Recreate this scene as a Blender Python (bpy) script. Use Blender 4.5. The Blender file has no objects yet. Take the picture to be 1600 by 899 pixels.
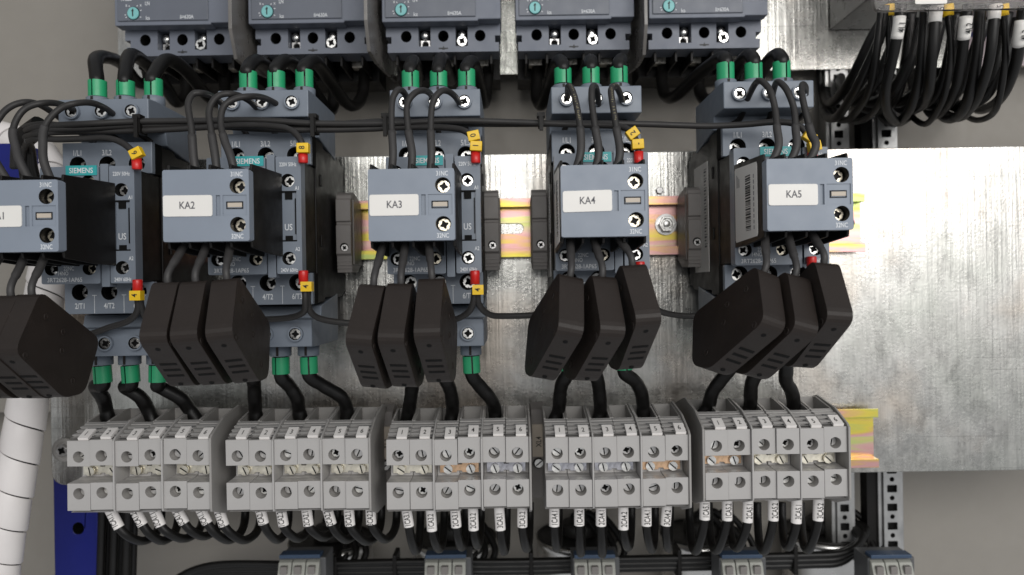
import bpy, bmesh, math, random
from mathutils import Vector, Matrix
from mathutils.geometry import tessellate_polygon
random.seed(7)
PI = math.pi
scene = bpy.context.scene
COL = scene.collection

# ------------------------------------------------------------------ camera, world, lamps, exposure
ROLL = math.radians(0.9)
CAM_D = 448.0            # millimetres from the mounting plate to the camera
F_PX = 1155.0            # focal length in photo pixels (26 mm equivalent)
cam_data = bpy.data.cameras.new("camera")
cam = bpy.data.objects.new("camera", cam_data)
COL.objects.link(cam)
cam.location = (0, -CAM_D / 1000, 0)
cr, sr = math.cos(ROLL), math.sin(ROLL)
cam.matrix_world = Matrix(((cr, sr, 0, 0), (0, 0, -1, -CAM_D / 1000), (-sr, cr, 0, 0), (0, 0, 0, 1)))
cam_data.sensor_width = 36
cam_data.lens = 36 * F_PX / 1600
cam_data.clip_start = 0.01
cam_data.clip_end = 50
cam_data.dof.use_dof = True
cam_data.dof.focus_distance = 0.35
cam_data.dof.aperture_fstop = 10.0
scene.camera = cam

world = bpy.data.worlds.new("World")
scene.world = world
world.use_nodes = True
world.node_tree.nodes["Background"].inputs[0].default_value = (0.95, 0.97, 1.0, 1)
world.node_tree.nodes["Background"].inputs[1].default_value = 0.47


def lamp(name, loc, target, sx, sy, power, color):
    ld = bpy.data.lights.new(name, "AREA")
    ld.shape = "RECTANGLE"
    ld.size, ld.size_y, ld.energy, ld.color = sx, sy, power, color
    o = bpy.data.objects.new(name, ld)
    COL.objects.link(o)
    o.location = loc
    o.rotation_euler = (Vector(target) - Vector(loc)).to_track_quat("-Z", "Y").to_euler()


lamp("window_light", (0.95, -1.30, 0.20), (0.05, 0, 0.0), 0.8, 0.85, 1.9, (1.0, 0.985, 0.96))
lamp("ceiling_light", (0.42, -1.50, 0.46), (0.0, 0, 0.0), 1.5, 0.6, 16.8, (1.0, 0.98, 0.95))
scene.view_settings.view_transform = "Standard"
scene.view_settings.look = "None"
scene.view_settings.exposure = 0.0
scene.view_settings.gamma = 1.0


# ------------------------------------------------------------------ materials
def new_mat(name):
    m = bpy.data.materials.new(name)
    m.use_nodes = True
    nt = m.node_tree
    return m, nt, nt.nodes["Principled BSDF"]


def node(nt, typ, **kw):
    n = nt.nodes.new(typ)
    for k, v in kw.items():
        setattr(n, k, v)
    return n


def noise(nt, scale, detail=4.0, rough=0.55, vec=None, stretch=None, dist=0.0):
    tc = node(nt, "ShaderNodeTexCoord")
    out = tc.outputs["Object"]
    if stretch:
        mp = node(nt, "ShaderNodeMapping")
        mp.inputs["Scale"].default_value = stretch
        nt.links.new(out, mp.inputs[0])
        out = mp.outputs[0]
    n = node(nt, "ShaderNodeTexNoise")
    n.inputs["Scale"].default_value = scale
    n.inputs["Detail"].default_value = detail
    n.inputs["Roughness"].default_value = rough
    n.inputs["Distortion"].default_value = dist
    nt.links.new(out, n.inputs["Vector"])
    return n.outputs[0]


def ramp(nt, src, stops):
    r = node(nt, "ShaderNodeValToRGB")
    el = r.color_ramp.elements
    while len(el) < len(stops):
        el.new(0.5)
    for e, (p, c) in zip(el, stops):
        e.position = p
        e.color = (c, c, c, 1) if isinstance(c, (int, float)) else (*c, 1)
    nt.links.new(src, r.inputs[0])
    return r.outputs[0]


def mul(nt, a, b, fac=1.0):
    m = node(nt, "ShaderNodeMix", data_type="RGBA", blend_type="MULTIPLY")
    m.inputs[0].default_value = fac
    for s, v in ((m.inputs[6], a), (m.inputs[7], b)):
        if isinstance(v, tuple):
            s.default_value = (*v, 1)
        else:
            nt.links.new(v, s)
    return m.outputs[2]


def bump(nt, bs, src, strength, dist):
    b = node(nt, "ShaderNodeBump")
    b.inputs["Strength"].default_value = strength
    b.inputs["Distance"].default_value = dist
    nt.links.new(src, b.inputs["Height"])
    nt.links.new(b.outputs[0], bs.inputs["Normal"])


def plastic(name, rgb, rough=0.42, var=0.12, grain=2500, bstr=0.12, spec=0.5, dust=0.0):
    m, nt, bs = new_mat(name)
    n1 = noise(nt, 60, 5)
    f = ramp(nt, n1, [(0.3, 1 - var), (0.7, 1 + 0.0)])
    c = mul(nt, rgb, f)
    if dust:
        sp = ramp(nt, noise(nt, 900, 3, 0.6), [(0.66, 0.0), (0.76, dust)])
        mx = node(nt, "ShaderNodeMix", data_type="RGBA")
        nt.links.new(sp, mx.inputs[0])
        nt.links.new(c, mx.inputs[6])
        mx.inputs[7].default_value = (0.30, 0.28, 0.26, 1)
        c = mx.outputs[2]
    nt.links.new(c, bs.inputs["Base Color"])
    rr = ramp(nt, noise(nt, 130, 4), [(0.3, rough - 0.06), (0.7, rough + 0.08)])
    nt.links.new(rr, bs.inputs["Roughness"])
    bs.inputs["Specular IOR Level"].default_value = spec
    if bstr:
        bump(nt, bs, noise(nt, grain, 2), bstr, 0.0002)
    return m


def metal(name, rgb, rough=0.3, var=0.25, scale=400):
    m, nt, bs = new_mat(name)
    f = ramp(nt, noise(nt, scale, 4), [(0.3, 1 - var), (0.7, 1.0)])
    nt.links.new(mul(nt, rgb, f), bs.inputs["Base Color"])
    bs.inputs["Metallic"].default_value = 1.0
    nt.links.new(ramp(nt, noise(nt, scale * 0.6, 3), [(0.3, rough - 0.08), (0.7, rough + 0.1)]), bs.inputs["Roughness"])
    return m


def galvanised(name, base=0.57):
    m, nt, bs = new_mat(name)
    spangle = ramp(nt, noise(nt, 60, 7, 0.7), [(0.34, 0.78), (0.60, 1.0)])
    streak = ramp(nt, noise(nt, 1, 6, 0.7, stretch=(520, 1, 16)), [(0.38, 0.72), (0.56, 1.0)])
    stain = ramp(nt, noise(nt, 1, 6, 0.75, stretch=(60, 1, 30)), [(0.36, 0.42), (0.50, 1.0)])
    specks = ramp(nt, noise(nt, 420, 6, 0.75, stretch=(1, 1, 0.7)), [(0.30, 0.22), (0.39, 1.0)])
    reflection_tint = ramp(nt, noise(nt, 9, 4, 0.6), [(0.34, (0.84, 0.86, 0.82)), (0.50, (0.98, 0.97, 0.95)), (0.64, (1.0, 0.90, 0.81))])  # warm and cool patches: uneven room reflections put into the sheet's colour
    scr = ramp(nt, noise(nt, 1, 2, 0.4, stretch=(9, 1, 900), dist=0.35), [(0.295, 0.55), (0.31, 1.0)])
    c = mul(nt, mul(nt, (base, base * 0.995, base * 0.965), spangle), streak, 0.45)
    c = mul(nt, mul(nt, mul(nt, c, specks, 0.8), stain, 0.5), scr, 0.6)
    c = mul(nt, c, reflection_tint)
    nt.links.new(c, bs.inputs["Base Color"])
    bs.inputs["Metallic"].default_value = 1.0
    rr = ramp(nt, noise(nt, 45, 6, 0.7), [(0.3, 0.18), (0.7, 0.36)])
    nt.links.new(rr, bs.inputs["Roughness"])
    # hairline rolling ridges running up the sheet plus fine pits
    add = node(nt, "ShaderNodeMath", operation="ADD")
    r1 = noise(nt, 1, 3, 0.5, stretch=(480, 1, 14), dist=0.5)
    r2 = noise(nt, 600, 4, 0.6)
    sc = node(nt, "ShaderNodeMath", operation="MULTIPLY")
    sc.inputs[1].default_value = 0.45
    nt.links.new(r2, sc.inputs[0])
    nt.links.new(r1, add.inputs[0])
    nt.links.new(sc.outputs[0], add.inputs[1])
    bump(nt, bs, add.outputs[0], 0.45, 0.0005)
    return m


def chromate(name):
    m, nt, bs = new_mat(name)
    v = noise(nt, 1, 3, 0.5, stretch=(12, 60, 95), dist=0.6)
    c = ramp(nt, v, [(0.30, (0.56, 0.66, 0.22)), (0.40, (0.84, 0.70, 0.13)), (0.47, (0.84, 0.54, 0.26)), (0.53, (0.80, 0.44, 0.46)),
                     (0.60, (0.82, 0.52, 0.50)), (0.68, (0.66, 0.72, 0.28)), (0.78, (0.84, 0.62, 0.34))])
    nt.links.new(mul(nt, c, (0.78, 0.78, 0.74)), bs.inputs["Base Color"])
    bs.inputs["Metallic"].default_value = 0.9
    bs.inputs["Roughness"].default_value = 0.34
    bump(nt, bs, noise(nt, 900, 3), 0.15, 0.0002)
    return m


M = {}
M["blue"] = plastic("blue_grey_plastic", (0.165, 0.192, 0.232), 0.45, 0.08, 3500, 0.10)
M["aux"] = plastic("blue_grey_plastic_lit", (0.205, 0.236, 0.285), 0.45, 0.08, 3500, 0.10)  # same plastic as the body, lightened for the light on the front block
M["breaker"] = plastic("breaker_plastic", (0.150, 0.166, 0.205), 0.48, 0.08, 3500, 0.10)
M["panel"] = plastic("trip_panel_plastic", (0.118, 0.130, 0.158), 0.42, 0.08, 3500, 0.10)
M["black"] = plastic("black_plastic", (0.0060, 0.0052, 0.0048), 0.5, 0.25, 3000, 0.15, 0.25)
M["brown"] = plastic("brown_black_plastic", (0.021, 0.0155, 0.0130), 0.50, 0.25, 3200, 0.28, 0.28, 0.07)
M["cable"] = plastic("black_cable_rubber", (0.0060, 0.0056, 0.0053), 0.40, 0.3, 1200, 0.12, 0.32)
M["wire"] = plastic("dark_grey_wire", (0.026, 0.0245, 0.024), 0.50, 0.2, 1200, 0.12, 0.35)
M["sleeve_dark"] = plastic("heatshrink_sleeve", (0.040, 0.038, 0.038), 0.55, 0.2, 1500, 0.12, 0.4)
M["green"] = plastic("green_sleeve", (0.024, 0.37, 0.160), 0.40, 0.2, 1500, 0.06)
M["tb"] = plastic("terminal_grey_plastic", (0.40, 0.388, 0.378), 0.48, 0.07, 3000, 0.12)
M["tbdark"] = plastic("end_clamp_grey_plastic", (0.20, 0.185, 0.175), 0.5, 0.12, 2600, 0.2)
M["tbside"] = plastic("end_plate_grey_plastic", (0.30, 0.288, 0.275), 0.5, 0.1, 2600, 0.15)
M["white"] = plastic("white_label", (0.72, 0.70, 0.665), 0.5, 0.04, 900, 0.04)
M["tag"] = plastic("white_tag_plastic", (0.80, 0.77, 0.75), 0.42, 0.05, 900, 0.05)
M["beige"] = plastic("beige_label", (0.46, 0.40, 0.33), 0.5, 0.08, 900, 0.05)
M["print_white"] = plastic("white_print", (0.66, 0.68, 0.70), 0.6, 0.1, 900, 0)
M["print_black"] = plastic("black_print", (0.015, 0.015, 0.015), 0.6, 0.1, 900, 0)
M["print_grey"] = plastic("grey_print", (0.10, 0.10, 0.11), 0.6, 0.1, 900, 0)
M["print_tan"] = plastic("tan_print", (0.26, 0.23, 0.13), 0.6, 0.1, 900, 0)
M["teal"] = plastic("teal_label", (0.028, 0.34, 0.35), 0.4, 0.06, 900, 0.03)
M["dial"] = plastic("pale_teal_dial", (0.20, 0.50, 0.50), 0.45, 0.1, 900, 0.05)
M["yellow"] = plastic("yellow_marker", (0.82, 0.52, 0.012), 0.42, 0.08, 900, 0.08)
M["red"] = plastic("red_ferrule", (0.60, 0.018, 0.016), 0.35, 0.08, 900, 0.05)
M["wrap"] = plastic("white_spiral_wrap", (0.74, 0.705, 0.69), 0.42, 0.06, 500, 0.08)
M["bluepaint"] = plastic("blue_paint", (0.005, 0.010, 0.145), 0.45, 0.1, 500, 0.05, 0.3)
M["wall"] = plastic("grey_cabinet_paint", (0.275, 0.256, 0.228), 0.6, 0.05, 1800, 0.10)
M["capdark"] = plastic("dark_capacitor_lid", (0.022, 0.021, 0.020), 0.4, 0.2, 900, 0.1, 0.3)
M["modgrey"] = plastic("module_grey_plastic", (0.34, 0.345, 0.31), 0.5, 0.1, 2000, 0.12)
M["moddark"] = plastic("module_dark_plastic", (0.09, 0.092, 0.095), 0.5, 0.12, 2000, 0.12)
M["modblue"] = plastic("module_blue_strip", (0.03, 0.06, 0.115), 0.5, 0.1, 900, 0.06)
M["film"] = plastic("pale_pink_film", (0.56, 0.46, 0.48), 0.4, 0.08, 500, 0.05)
M["slot"] = plastic("dark_recess", (0.004, 0.004, 0.004), 0.7, 0.1, 900, 0, 0.15)
M["barrier"] = plastic("grey_barrier_sheet", (0.17, 0.16, 0.15), 0.30, 0.3, 500, 0.08, 0.6)
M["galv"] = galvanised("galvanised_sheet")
M["rail"] = chromate("yellow_chromate_zinc")
M["steel"] = metal("bright_steel", (0.93, 0.92, 0.89), 0.30)
M["dull"] = metal("dull_steel", (0.66, 0.65, 0.64), 0.36)
M["brass"] = metal("brassy_screw", (0.92, 0.84, 0.68), 0.3, 0.35, 700)
M["gold"] = metal("pale_brass", (0.96, 0.91, 0.78), 0.38)
M["silverbar"] = metal("tarnished_silver", (0.66, 0.66, 0.72), 0.3, 0.5)
M["copper"] = metal("copper_bar", (0.92, 0.62, 0.40), 0.32, 0.35)
M["alu"] = metal("aluminium_can", (0.72, 0.71, 0.69), 0.30, 0.12, 60)
M["lug"] = metal("tinned_lug", (0.82, 0.78, 0.70), 0.42, 0.15)
M["struct"] = metal("zinc_profile", (0.46, 0.46, 0.455), 0.40, 0.2, 120)


def glassy(name):
    m, nt, bs = new_mat(name)
    bs.inputs["Base Color"].default_value = (0.93, 0.90, 0.89, 1)
    bs.inputs["Roughness"].default_value = 0.04
    bs.inputs["Transmission Weight"].default_value = 1.0
    bs.inputs["IOR"].default_value = 1.2
    return m


M["acrylic"] = glassy("clear_acrylic")


# ------------------------------------------------------------------ mesh builder (x right, d towards the camera, z up, millimetres)
def P(px, py, d):
    """point of the place that the photo shows at pixel px, py, d millimetres in front of the mounting plate"""
    t = CAM_D - d
    u, v = (px - 800) / F_PX, (449.5 - py) / F_PX
    return (t * (u * cr + v * sr), d, t * (-u * sr + v * cr))


TXT = {}


def text_geo(s):
    if s not in TXT:
        cu = bpy.data.curves.new("text", "FONT")
        cu.body = s
        cu.resolution_u = 3
        cu.align_x = "CENTER"
        cu.offset = 0.012
        o = bpy.data.objects.new("text", cu)
        me = bpy.data.meshes.new_from_object(o)
        vs = [tuple(v.co) for v in me.vertices]
        fs = [tuple(p.vertices) for p in me.polygons]
        bpy.data.objects.remove(o)
        bpy.data.curves.remove(cu)
        bpy.data.meshes.remove(me)
        ys = [v[1] for v in vs]
        xs = [v[0] for v in vs]
        h = 0.70
        cx, cy = (min(xs) + max(xs)) / 2, 0.35
        TXT[s] = ([((x - cx) / h, (y - cy) / h) for x, y, _ in vs], fs)
    return TXT[s]


def circle(cx, cz, r, n=20, a0=0.0):
    return [(cx + r * math.cos(a0 + 2 * PI * i / n), cz + r * math.sin(a0 + 2 * PI * i / n)) for i in range(n)]


def rect(x0, z0, x1, z1, r=0.0, n=4):
    if r <= 0:
        return [(x0, z0), (x1, z0), (x1, z1), (x0, z1)]
    out = []
    for cx, cz, a in ((x1 - r, z0 + r, -PI / 2), (x1 - r, z1 - r, 0), (x0 + r, z1 - r, PI / 2), (x0 + r, z0 + r, PI)):
        for i in range(n + 1):
            b = a + PI / 2 * i / n
            out.append((cx + r * math.cos(b), cz + r * math.sin(b)))
    return out


def spline(pts, step=8):
    out = []
    P4 = [pts[0]] + list(pts) + [pts[-1]]
    for i in range(1, len(P4) - 2):
        p0, p1, p2, p3 = (Vector(q) for q in P4[i - 1:i + 3])
        for k in range(step):
            t = k / step
            out.append(0.5 * ((2 * p1) + (p2 - p0) * t + (2 * p0 - 5 * p1 + 4 * p2 - p3) * t * t + (3 * p1 - p0 - 3 * p2 + p3) * t ** 3))
    out.append(Vector(pts[-1]))
    return out


class MB:
    def __init__(self):
        self.v, self.f, self.m, self.s = [], [], [], []

    def add(self, vs, fs, mat=0, smooth=False):
        b = len(self.v)
        self.v += [tuple(p) for p in vs]
        for f in fs:
            self.f.append(tuple(b + i for i in f))
            self.m.append(mat)
            self.s.append(smooth)
        return self

    def box(self, x0, x1, d0, d1, z0, z1, mat=0):
        return self.prism_x([(d0, z0), (d1, z0), (d1, z1), (d0, z1)], x0, x1, mat)

    def prism_x(self, prof, x0, x1, mat=0):
        n = len(prof)
        vs = [(x0, d, z) for d, z in prof] + [(x1, d, z) for d, z in prof]
        tri = tessellate_polygon([[Vector((d, z, 0)) for d, z in prof]])
        fs = [tuple(t) for t in tri] + [tuple(n + i for i in reversed(t)) for t in tri]
        if n == 4:
            fs = [(0, 1, 2, 3), (7, 6, 5, 4)]
        fs += [(i, (i + 1) % n, n + (i + 1) % n, n + i) for i in range(n)]
        return self.add(vs, fs, mat)

    def slab(self, outer, front, back, holes=(), mat=0, smooth=False):
        """plate facing the camera; holes: (polygon, depth or None for a through hole, material of its floor)"""
        n = len(outer)
        loops = [outer] + [h[0] for h in holes]
        flat = [p for l in loops for p in l]
        tri = tessellate_polygon([[Vector((x, z, 0)) for x, z in l] for l in loops])
        self.add([(x, front, z) for x, z in flat], [tuple(t) for t in tri], mat)
        self.add([(x, front, z) for x, z in outer] + [(x, back, z) for x, z in outer],
                 [(i, (i + 1) % n, n + (i + 1) % n, n + i) for i in range(n)], mat, smooth)
        thr = [h[0] for h in holes if h[1] is None]
        l2 = [outer] + thr
        tri = tessellate_polygon([[Vector((x, z, 0)) for x, z in l] for l in l2])
        self.add([(x, back, z) for l in l2 for x, z in l], [tuple(t) for t in tri], mat)
        for h in holes:
            poly, dep = h[0], h[1]
            k = len(poly)
            e = back if dep is None else front - dep
            self.add([(x, front, z) for x, z in poly] + [(x, e, z) for x, z in poly],
                     [(i, (i + 1) % k, k + (i + 1) % k, k + i) for i in range(k)], h[3] if len(h) > 3 else mat, k > 8)
            if dep is not None:
                self.add([(x, e, z) for x, z in poly], [tuple(range(k))], h[2] if len(h) > 2 else mat)
        return self

    def lathe(self, base, axis, prof, n=24, mat=0, smooth=True):
        """prof: (radius, height along the axis)"""
        ax = Vector(axis).normalized()
        u = ax.orthogonal().normalized()
        w = ax.cross(u)
        vs, fs = [], []
        for r, h in prof:
            for i in range(n):
                a = 2 * PI * i / n
                vs.append(Vector(base) + ax * h + (u * math.cos(a) + w * math.sin(a)) * r)
        for j in range(len(prof) - 1):
            for i in range(n):
                fs.append((j * n + i, j * n + (i + 1) % n, (j + 1) * n + (i + 1) % n, (j + 1) * n + i))
        self.add(vs, fs, mat, smooth)
        self.add(vs[:n], [tuple(range(n))], mat)
        self.add(vs[-n:], [tuple(range(n))], mat)
        return self

    def tube(self, pts, r, n=12, mat=0, step=8, raw=False):
        q = [Vector(p) for p in pts] if raw else spline(pts, step)
        R = r if callable(r) else (lambda t: r)
        up = None
        vs, fs = [], []
        for i, p in enumerate(q):
            t = (q[min(i + 1, len(q) - 1)] - q[max(i - 1, 0)]).normalized()
            if up is None:
                up = t.orthogonal().normalized()
            up = (up - t * up.dot(t)).normalized()
            w = t.cross(up)
            rr = R(i / max(1, len(q) - 1))
            for k in range(n):
                a = 2 * PI * k / n
                vs.append(p + (up * math.cos(a) + w * math.sin(a)) * rr)
        for i in range(len(q) - 1):
            for k in range(n):
                fs.append((i * n + k, i * n + (k + 1) % n, (i + 1) * n + (k + 1) % n, (i + 1) * n + k))
        self.add(vs, fs, mat, True)
        self.add(vs[:n], [tuple(range(n))], mat)
        self.add(vs[-n:], [tuple(range(n))], mat)
        return self

    def text(self, s, at, h, mat=0, ex=(1, 0, 0), ey=(0, 0, 1), sx=0.9):
        pts, fs = text_geo(s)
        ex, ey, at = Vector(ex), Vector(ey), Vector(at)
        return self.add([at + ex * (x * h * sx) + ey * (y * h) for x, y in pts], fs, mat)

    def quad(self, a, b, c, d, mat=0):
        return self.add([a, b, c, d], [(0, 1, 2, 3)], mat)

    def mesh(self, name, mats, origin=(0, 0, 0), normals=True):
        me = bpy.data.meshes.new(name)
        ox, od, oz = origin
        me.from_pydata([((x - ox) / 1000, -(d - od) / 1000, (z - oz) / 1000) for x, d, z in self.v], [], self.f)
        for m in mats if isinstance(mats, (list, tuple)) else [mats]:
            me.materials.append(M[m])
        me.polygons.foreach_set("material_index", self.m)
        me.polygons.foreach_set("use_smooth", self.s)
        if normals:
            bm = bmesh.new()
            bm.from_mesh(me)
            bmesh.ops.remove_doubles(bm, verts=bm.verts, dist=1e-6)
            bmesh.ops.recalc_face_normals(bm, faces=bm.faces)
            bm.to_mesh(me)
            bm.free()
        me.update()
        return me

    def build(self, name, mats, parent=None, origin=(0, 0, 0), bevel=0.0, seg=2, loc=None):
        me = self.mesh(name, mats, origin)
        o = bpy.data.objects.new(name, me)
        COL.objects.link(o)
        if parent:
            o.parent = parent
        if name == "lettering":
            o["kind"] = "stuff"
        if loc is not None:
            o.location = (loc[0] / 1000, -loc[1] / 1000, loc[2] / 1000)
        elif origin != (0, 0, 0) and not parent:
            o.location = (origin[0] / 1000, -origin[1] / 1000, origin[2] / 1000)
        if bevel:
            b = o.modifiers.new("bevel", "BEVEL")
            b.width = bevel / 1000
            b.segments = seg
            b.limit_method = "ANGLE"
            b.angle_limit = math.radians(40)
            b.use_clamp_overlap = True
        return o


def tag(o, label, cat, group=None):
    o["label"], o["category"] = label, cat
    if group:
        o["group"] = group
    return o


def thing(name, label, cat, at=(0, 0, 0), group=None):
    o = bpy.data.objects.new(name, None)
    COL.objects.link(o)
    o.empty_display_size = 0.01
    o.location = (at[0] / 1000, -at[1] / 1000, at[2] / 1000)
    return tag(o, label, cat, group)


def structure(o):
    o["kind"] = "structure"
    return o


def copy_tree(o, parent=None):
    c = o.copy()
    COL.objects.link(c)
    if parent:
        c.parent = parent
    for ch in [q for q in o.children]:
        copy_tree(ch, c)
    return c


def part_copy(src, parent, at, ry=0.0, rest=True):
    """a further alike piece sharing its mesh; at in millimetres"""
    c = bpy.data.objects.new(src.name.split(".")[0], src.data)
    COL.objects.link(c)
    for md in src.modifiers:
        b = c.modifiers.new(md.name, md.type)
        b.width, b.segments, b.limit_method, b.angle_limit = md.width, md.segments, md.limit_method, md.angle_limit
    c.parent = parent
    c.location = (at[0] / 1000, -at[1] / 1000, at[2] / 1000)
    c.rotation_euler = (0, ry, 0)
    return c


def plus_poly(r, w):
    return [(w, w), (r, w), (r, -w), (w, -w), (w, -r), (-w, -r), (-w, -w), (-r, -w), (-r, w), (-w, w), (-w, r), (w, r)]


SCREW_MESH = {}


def screw(parent, at, r, kind="cross", mat="steel", ry=0.0, name="screw"):
    """cross or slotted pan head, its rim towards the camera"""
    key = (round(r, 2), kind, mat)
    if key not in SCREW_MESH:
        b = MB()
        w = r * 0.17
        if kind == "cross":
            hole = []
            for q in range(24):
                a_ = 2 * PI * q / 24
                rr_ = (0.74, 0.66, 0.50, 0.44, 0.50, 0.66)[q % 6] * r
                hole.append((rr_ * math.cos(a_), rr_ * math.sin(a_)))
        else:
            hole = [(-r * 0.92, -w * 0.8), (r * 0.92, -w * 0.8), (r * 0.92, w * 0.8), (-r * 0.92, w * 0.8)]
        rim = circle(0, 0, r, 24)
        if kind == "cross":
            rim = []
            for q in range(8):
                for da, rr_ in ((-0.34, 1.0), (-0.10, 1.0), (0.0, 0.80), (0.10, 1.0), (0.34, 1.0)):
                    a_ = 2 * PI * q / 8 + 0.2 + da
                    rim.append((r * rr_ * math.cos(a_), r * rr_ * math.sin(a_)))
        b.slab(rim, 0.0, -r * 0.6, [(hole, r * 0.42, 1, 1)], 0, True)
        SCREW_MESH[key] = b.mesh(name, [mat, "slot"])
    o = bpy.data.objects.new(name, SCREW_MESH[key])
    COL.objects.link(o)
    o.parent = parent
    o.location = (at[0] / 1000, -at[1] / 1000, at[2] / 1000)
    o.rotation_euler = (0, ry, 0)
    return o


# ------------------------------------------------------------------ setting: cabinet walls
structure(MB().box(-520, 700, -128, -126, -420, 420).build("back_wall", "wall"))
structure(MB().box(-519.5, 699, -125.8, -82, -84, 419).build("back_panel", "wall", bevel=0.8))
structure(MB().box(-522, -520, -126, 150, -420, 420).build("side_wall", "wall"))

# middle mounting plate with rounded corners
PL_X0, PL_X1, PL_Z0, PL_Z1 = -281, 420, -115.5, 81
pm = MB().slab(rect(PL_X0, PL_Z0, PL_X1, PL_Z1, 8), 0, -2.5)
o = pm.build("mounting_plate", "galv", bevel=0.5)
tag(o, "wide galvanised mounting plate behind the five contactors and the terminal rows", "mounting plate")
# upper mounting plate, set further back
x0u = P(184, 60, -65)[0]
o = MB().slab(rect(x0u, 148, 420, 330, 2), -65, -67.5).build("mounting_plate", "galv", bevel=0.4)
tag(o, "galvanised mounting plate behind the row of five breakers at the top", "mounting plate")


# ------------------------------------------------------------------ top-hat rails
def din_rail(x0, x1, zc, label, slot0):
    t = thing("din_rail", label, "din rail", (x0, 0, zc), "yellow zinc top-hat rails")
    L = x1 - x0
    holes = []
    x = slot0 - x0
    while x > 25:
        x -= 25
    while x < L - 10:
        holes.append((rect(x - 9, -3.1, x + 9, 3.1, 3.05, 5), None))
        x += 25
    b = MB().slab(rect(0, -13.2, L, 13.2), 1.4, 0.4, holes)
    for s in (-1, 1):
        prof = [(0.4, s * 12.4), (0.4, s * 13.4), (6.6, s * 13.4), (6.6, s * 17.5), (7.6, s * 17.5), (7.6, s * 12.4)]
        b.prism_x(prof, 0, L)
    b.build("rail_profile", "rail", t, bevel=0.35)
    return t


RAIL_U, RAIL_L = 35.6, -93.2
din_rail(-262, 211, RAIL_U, "yellow zinc rail carrying the five contactors across the mounting plate", P(795, 355, 2)[0])
rl = din_rail(-232, 217, RAIL_L, "yellow zinc rail carrying the grey terminal rows below the contactors", P(1347, 681, 2)[0])
hb = P(1040, 351, 2)
t = thing("hex_bolt", "hex bolt fixing the upper yellow rail between contactors KA4 and KA5", "bolt", hb)
MB().lathe((0, 0, 0), (0, 1, 0), [(6.4, 0), (6.4, 0.8)], 28).build("washer", "dull", t)
b = MB().slab(circle(0, 0, 5.0, 6), 4.6, 0.8, [(circle(0, 0, 3.3, 18), 1.2, 0)])
b.lathe((0, 3.4, 0), (0, 1, 0), [(2.4, 0), (1.9, 0.8), (0.6, 1.0)], 16)
b.build("bolt_head", "steel", t, bevel=0.3)
tag(MB().lathe((0, 0, 0), (0, 1, 0), [(2.4, 0), (2.4, 1.6), (2.0, 1.9)], 6, smooth=False).build("hex_nut", "dull", loc=P(1030, 298, 0.2)),
    "small dull hex nut on the plate above the rail beside KA4", "nut")
wp = P(101, 703, 0.2)
t = thing("plate_screw", "screw with clear plastic washer on the plate beside the first terminal row", "screw", wp)
MB().lathe((0, 0, 0), (0, 1, 0), [(7.4, 0), (7.2, 0.9), (4.6, 1.3), (4.4, 0.9)], 28).build("washer", "tbside", t)
screw(t, (0, 3.2, 0), 3.4, "cross", "dull", 0.5, "screw_head")


# ------------------------------------------------------------------ contactor
HX = (7.6, 22.4, 37.2)


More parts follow.
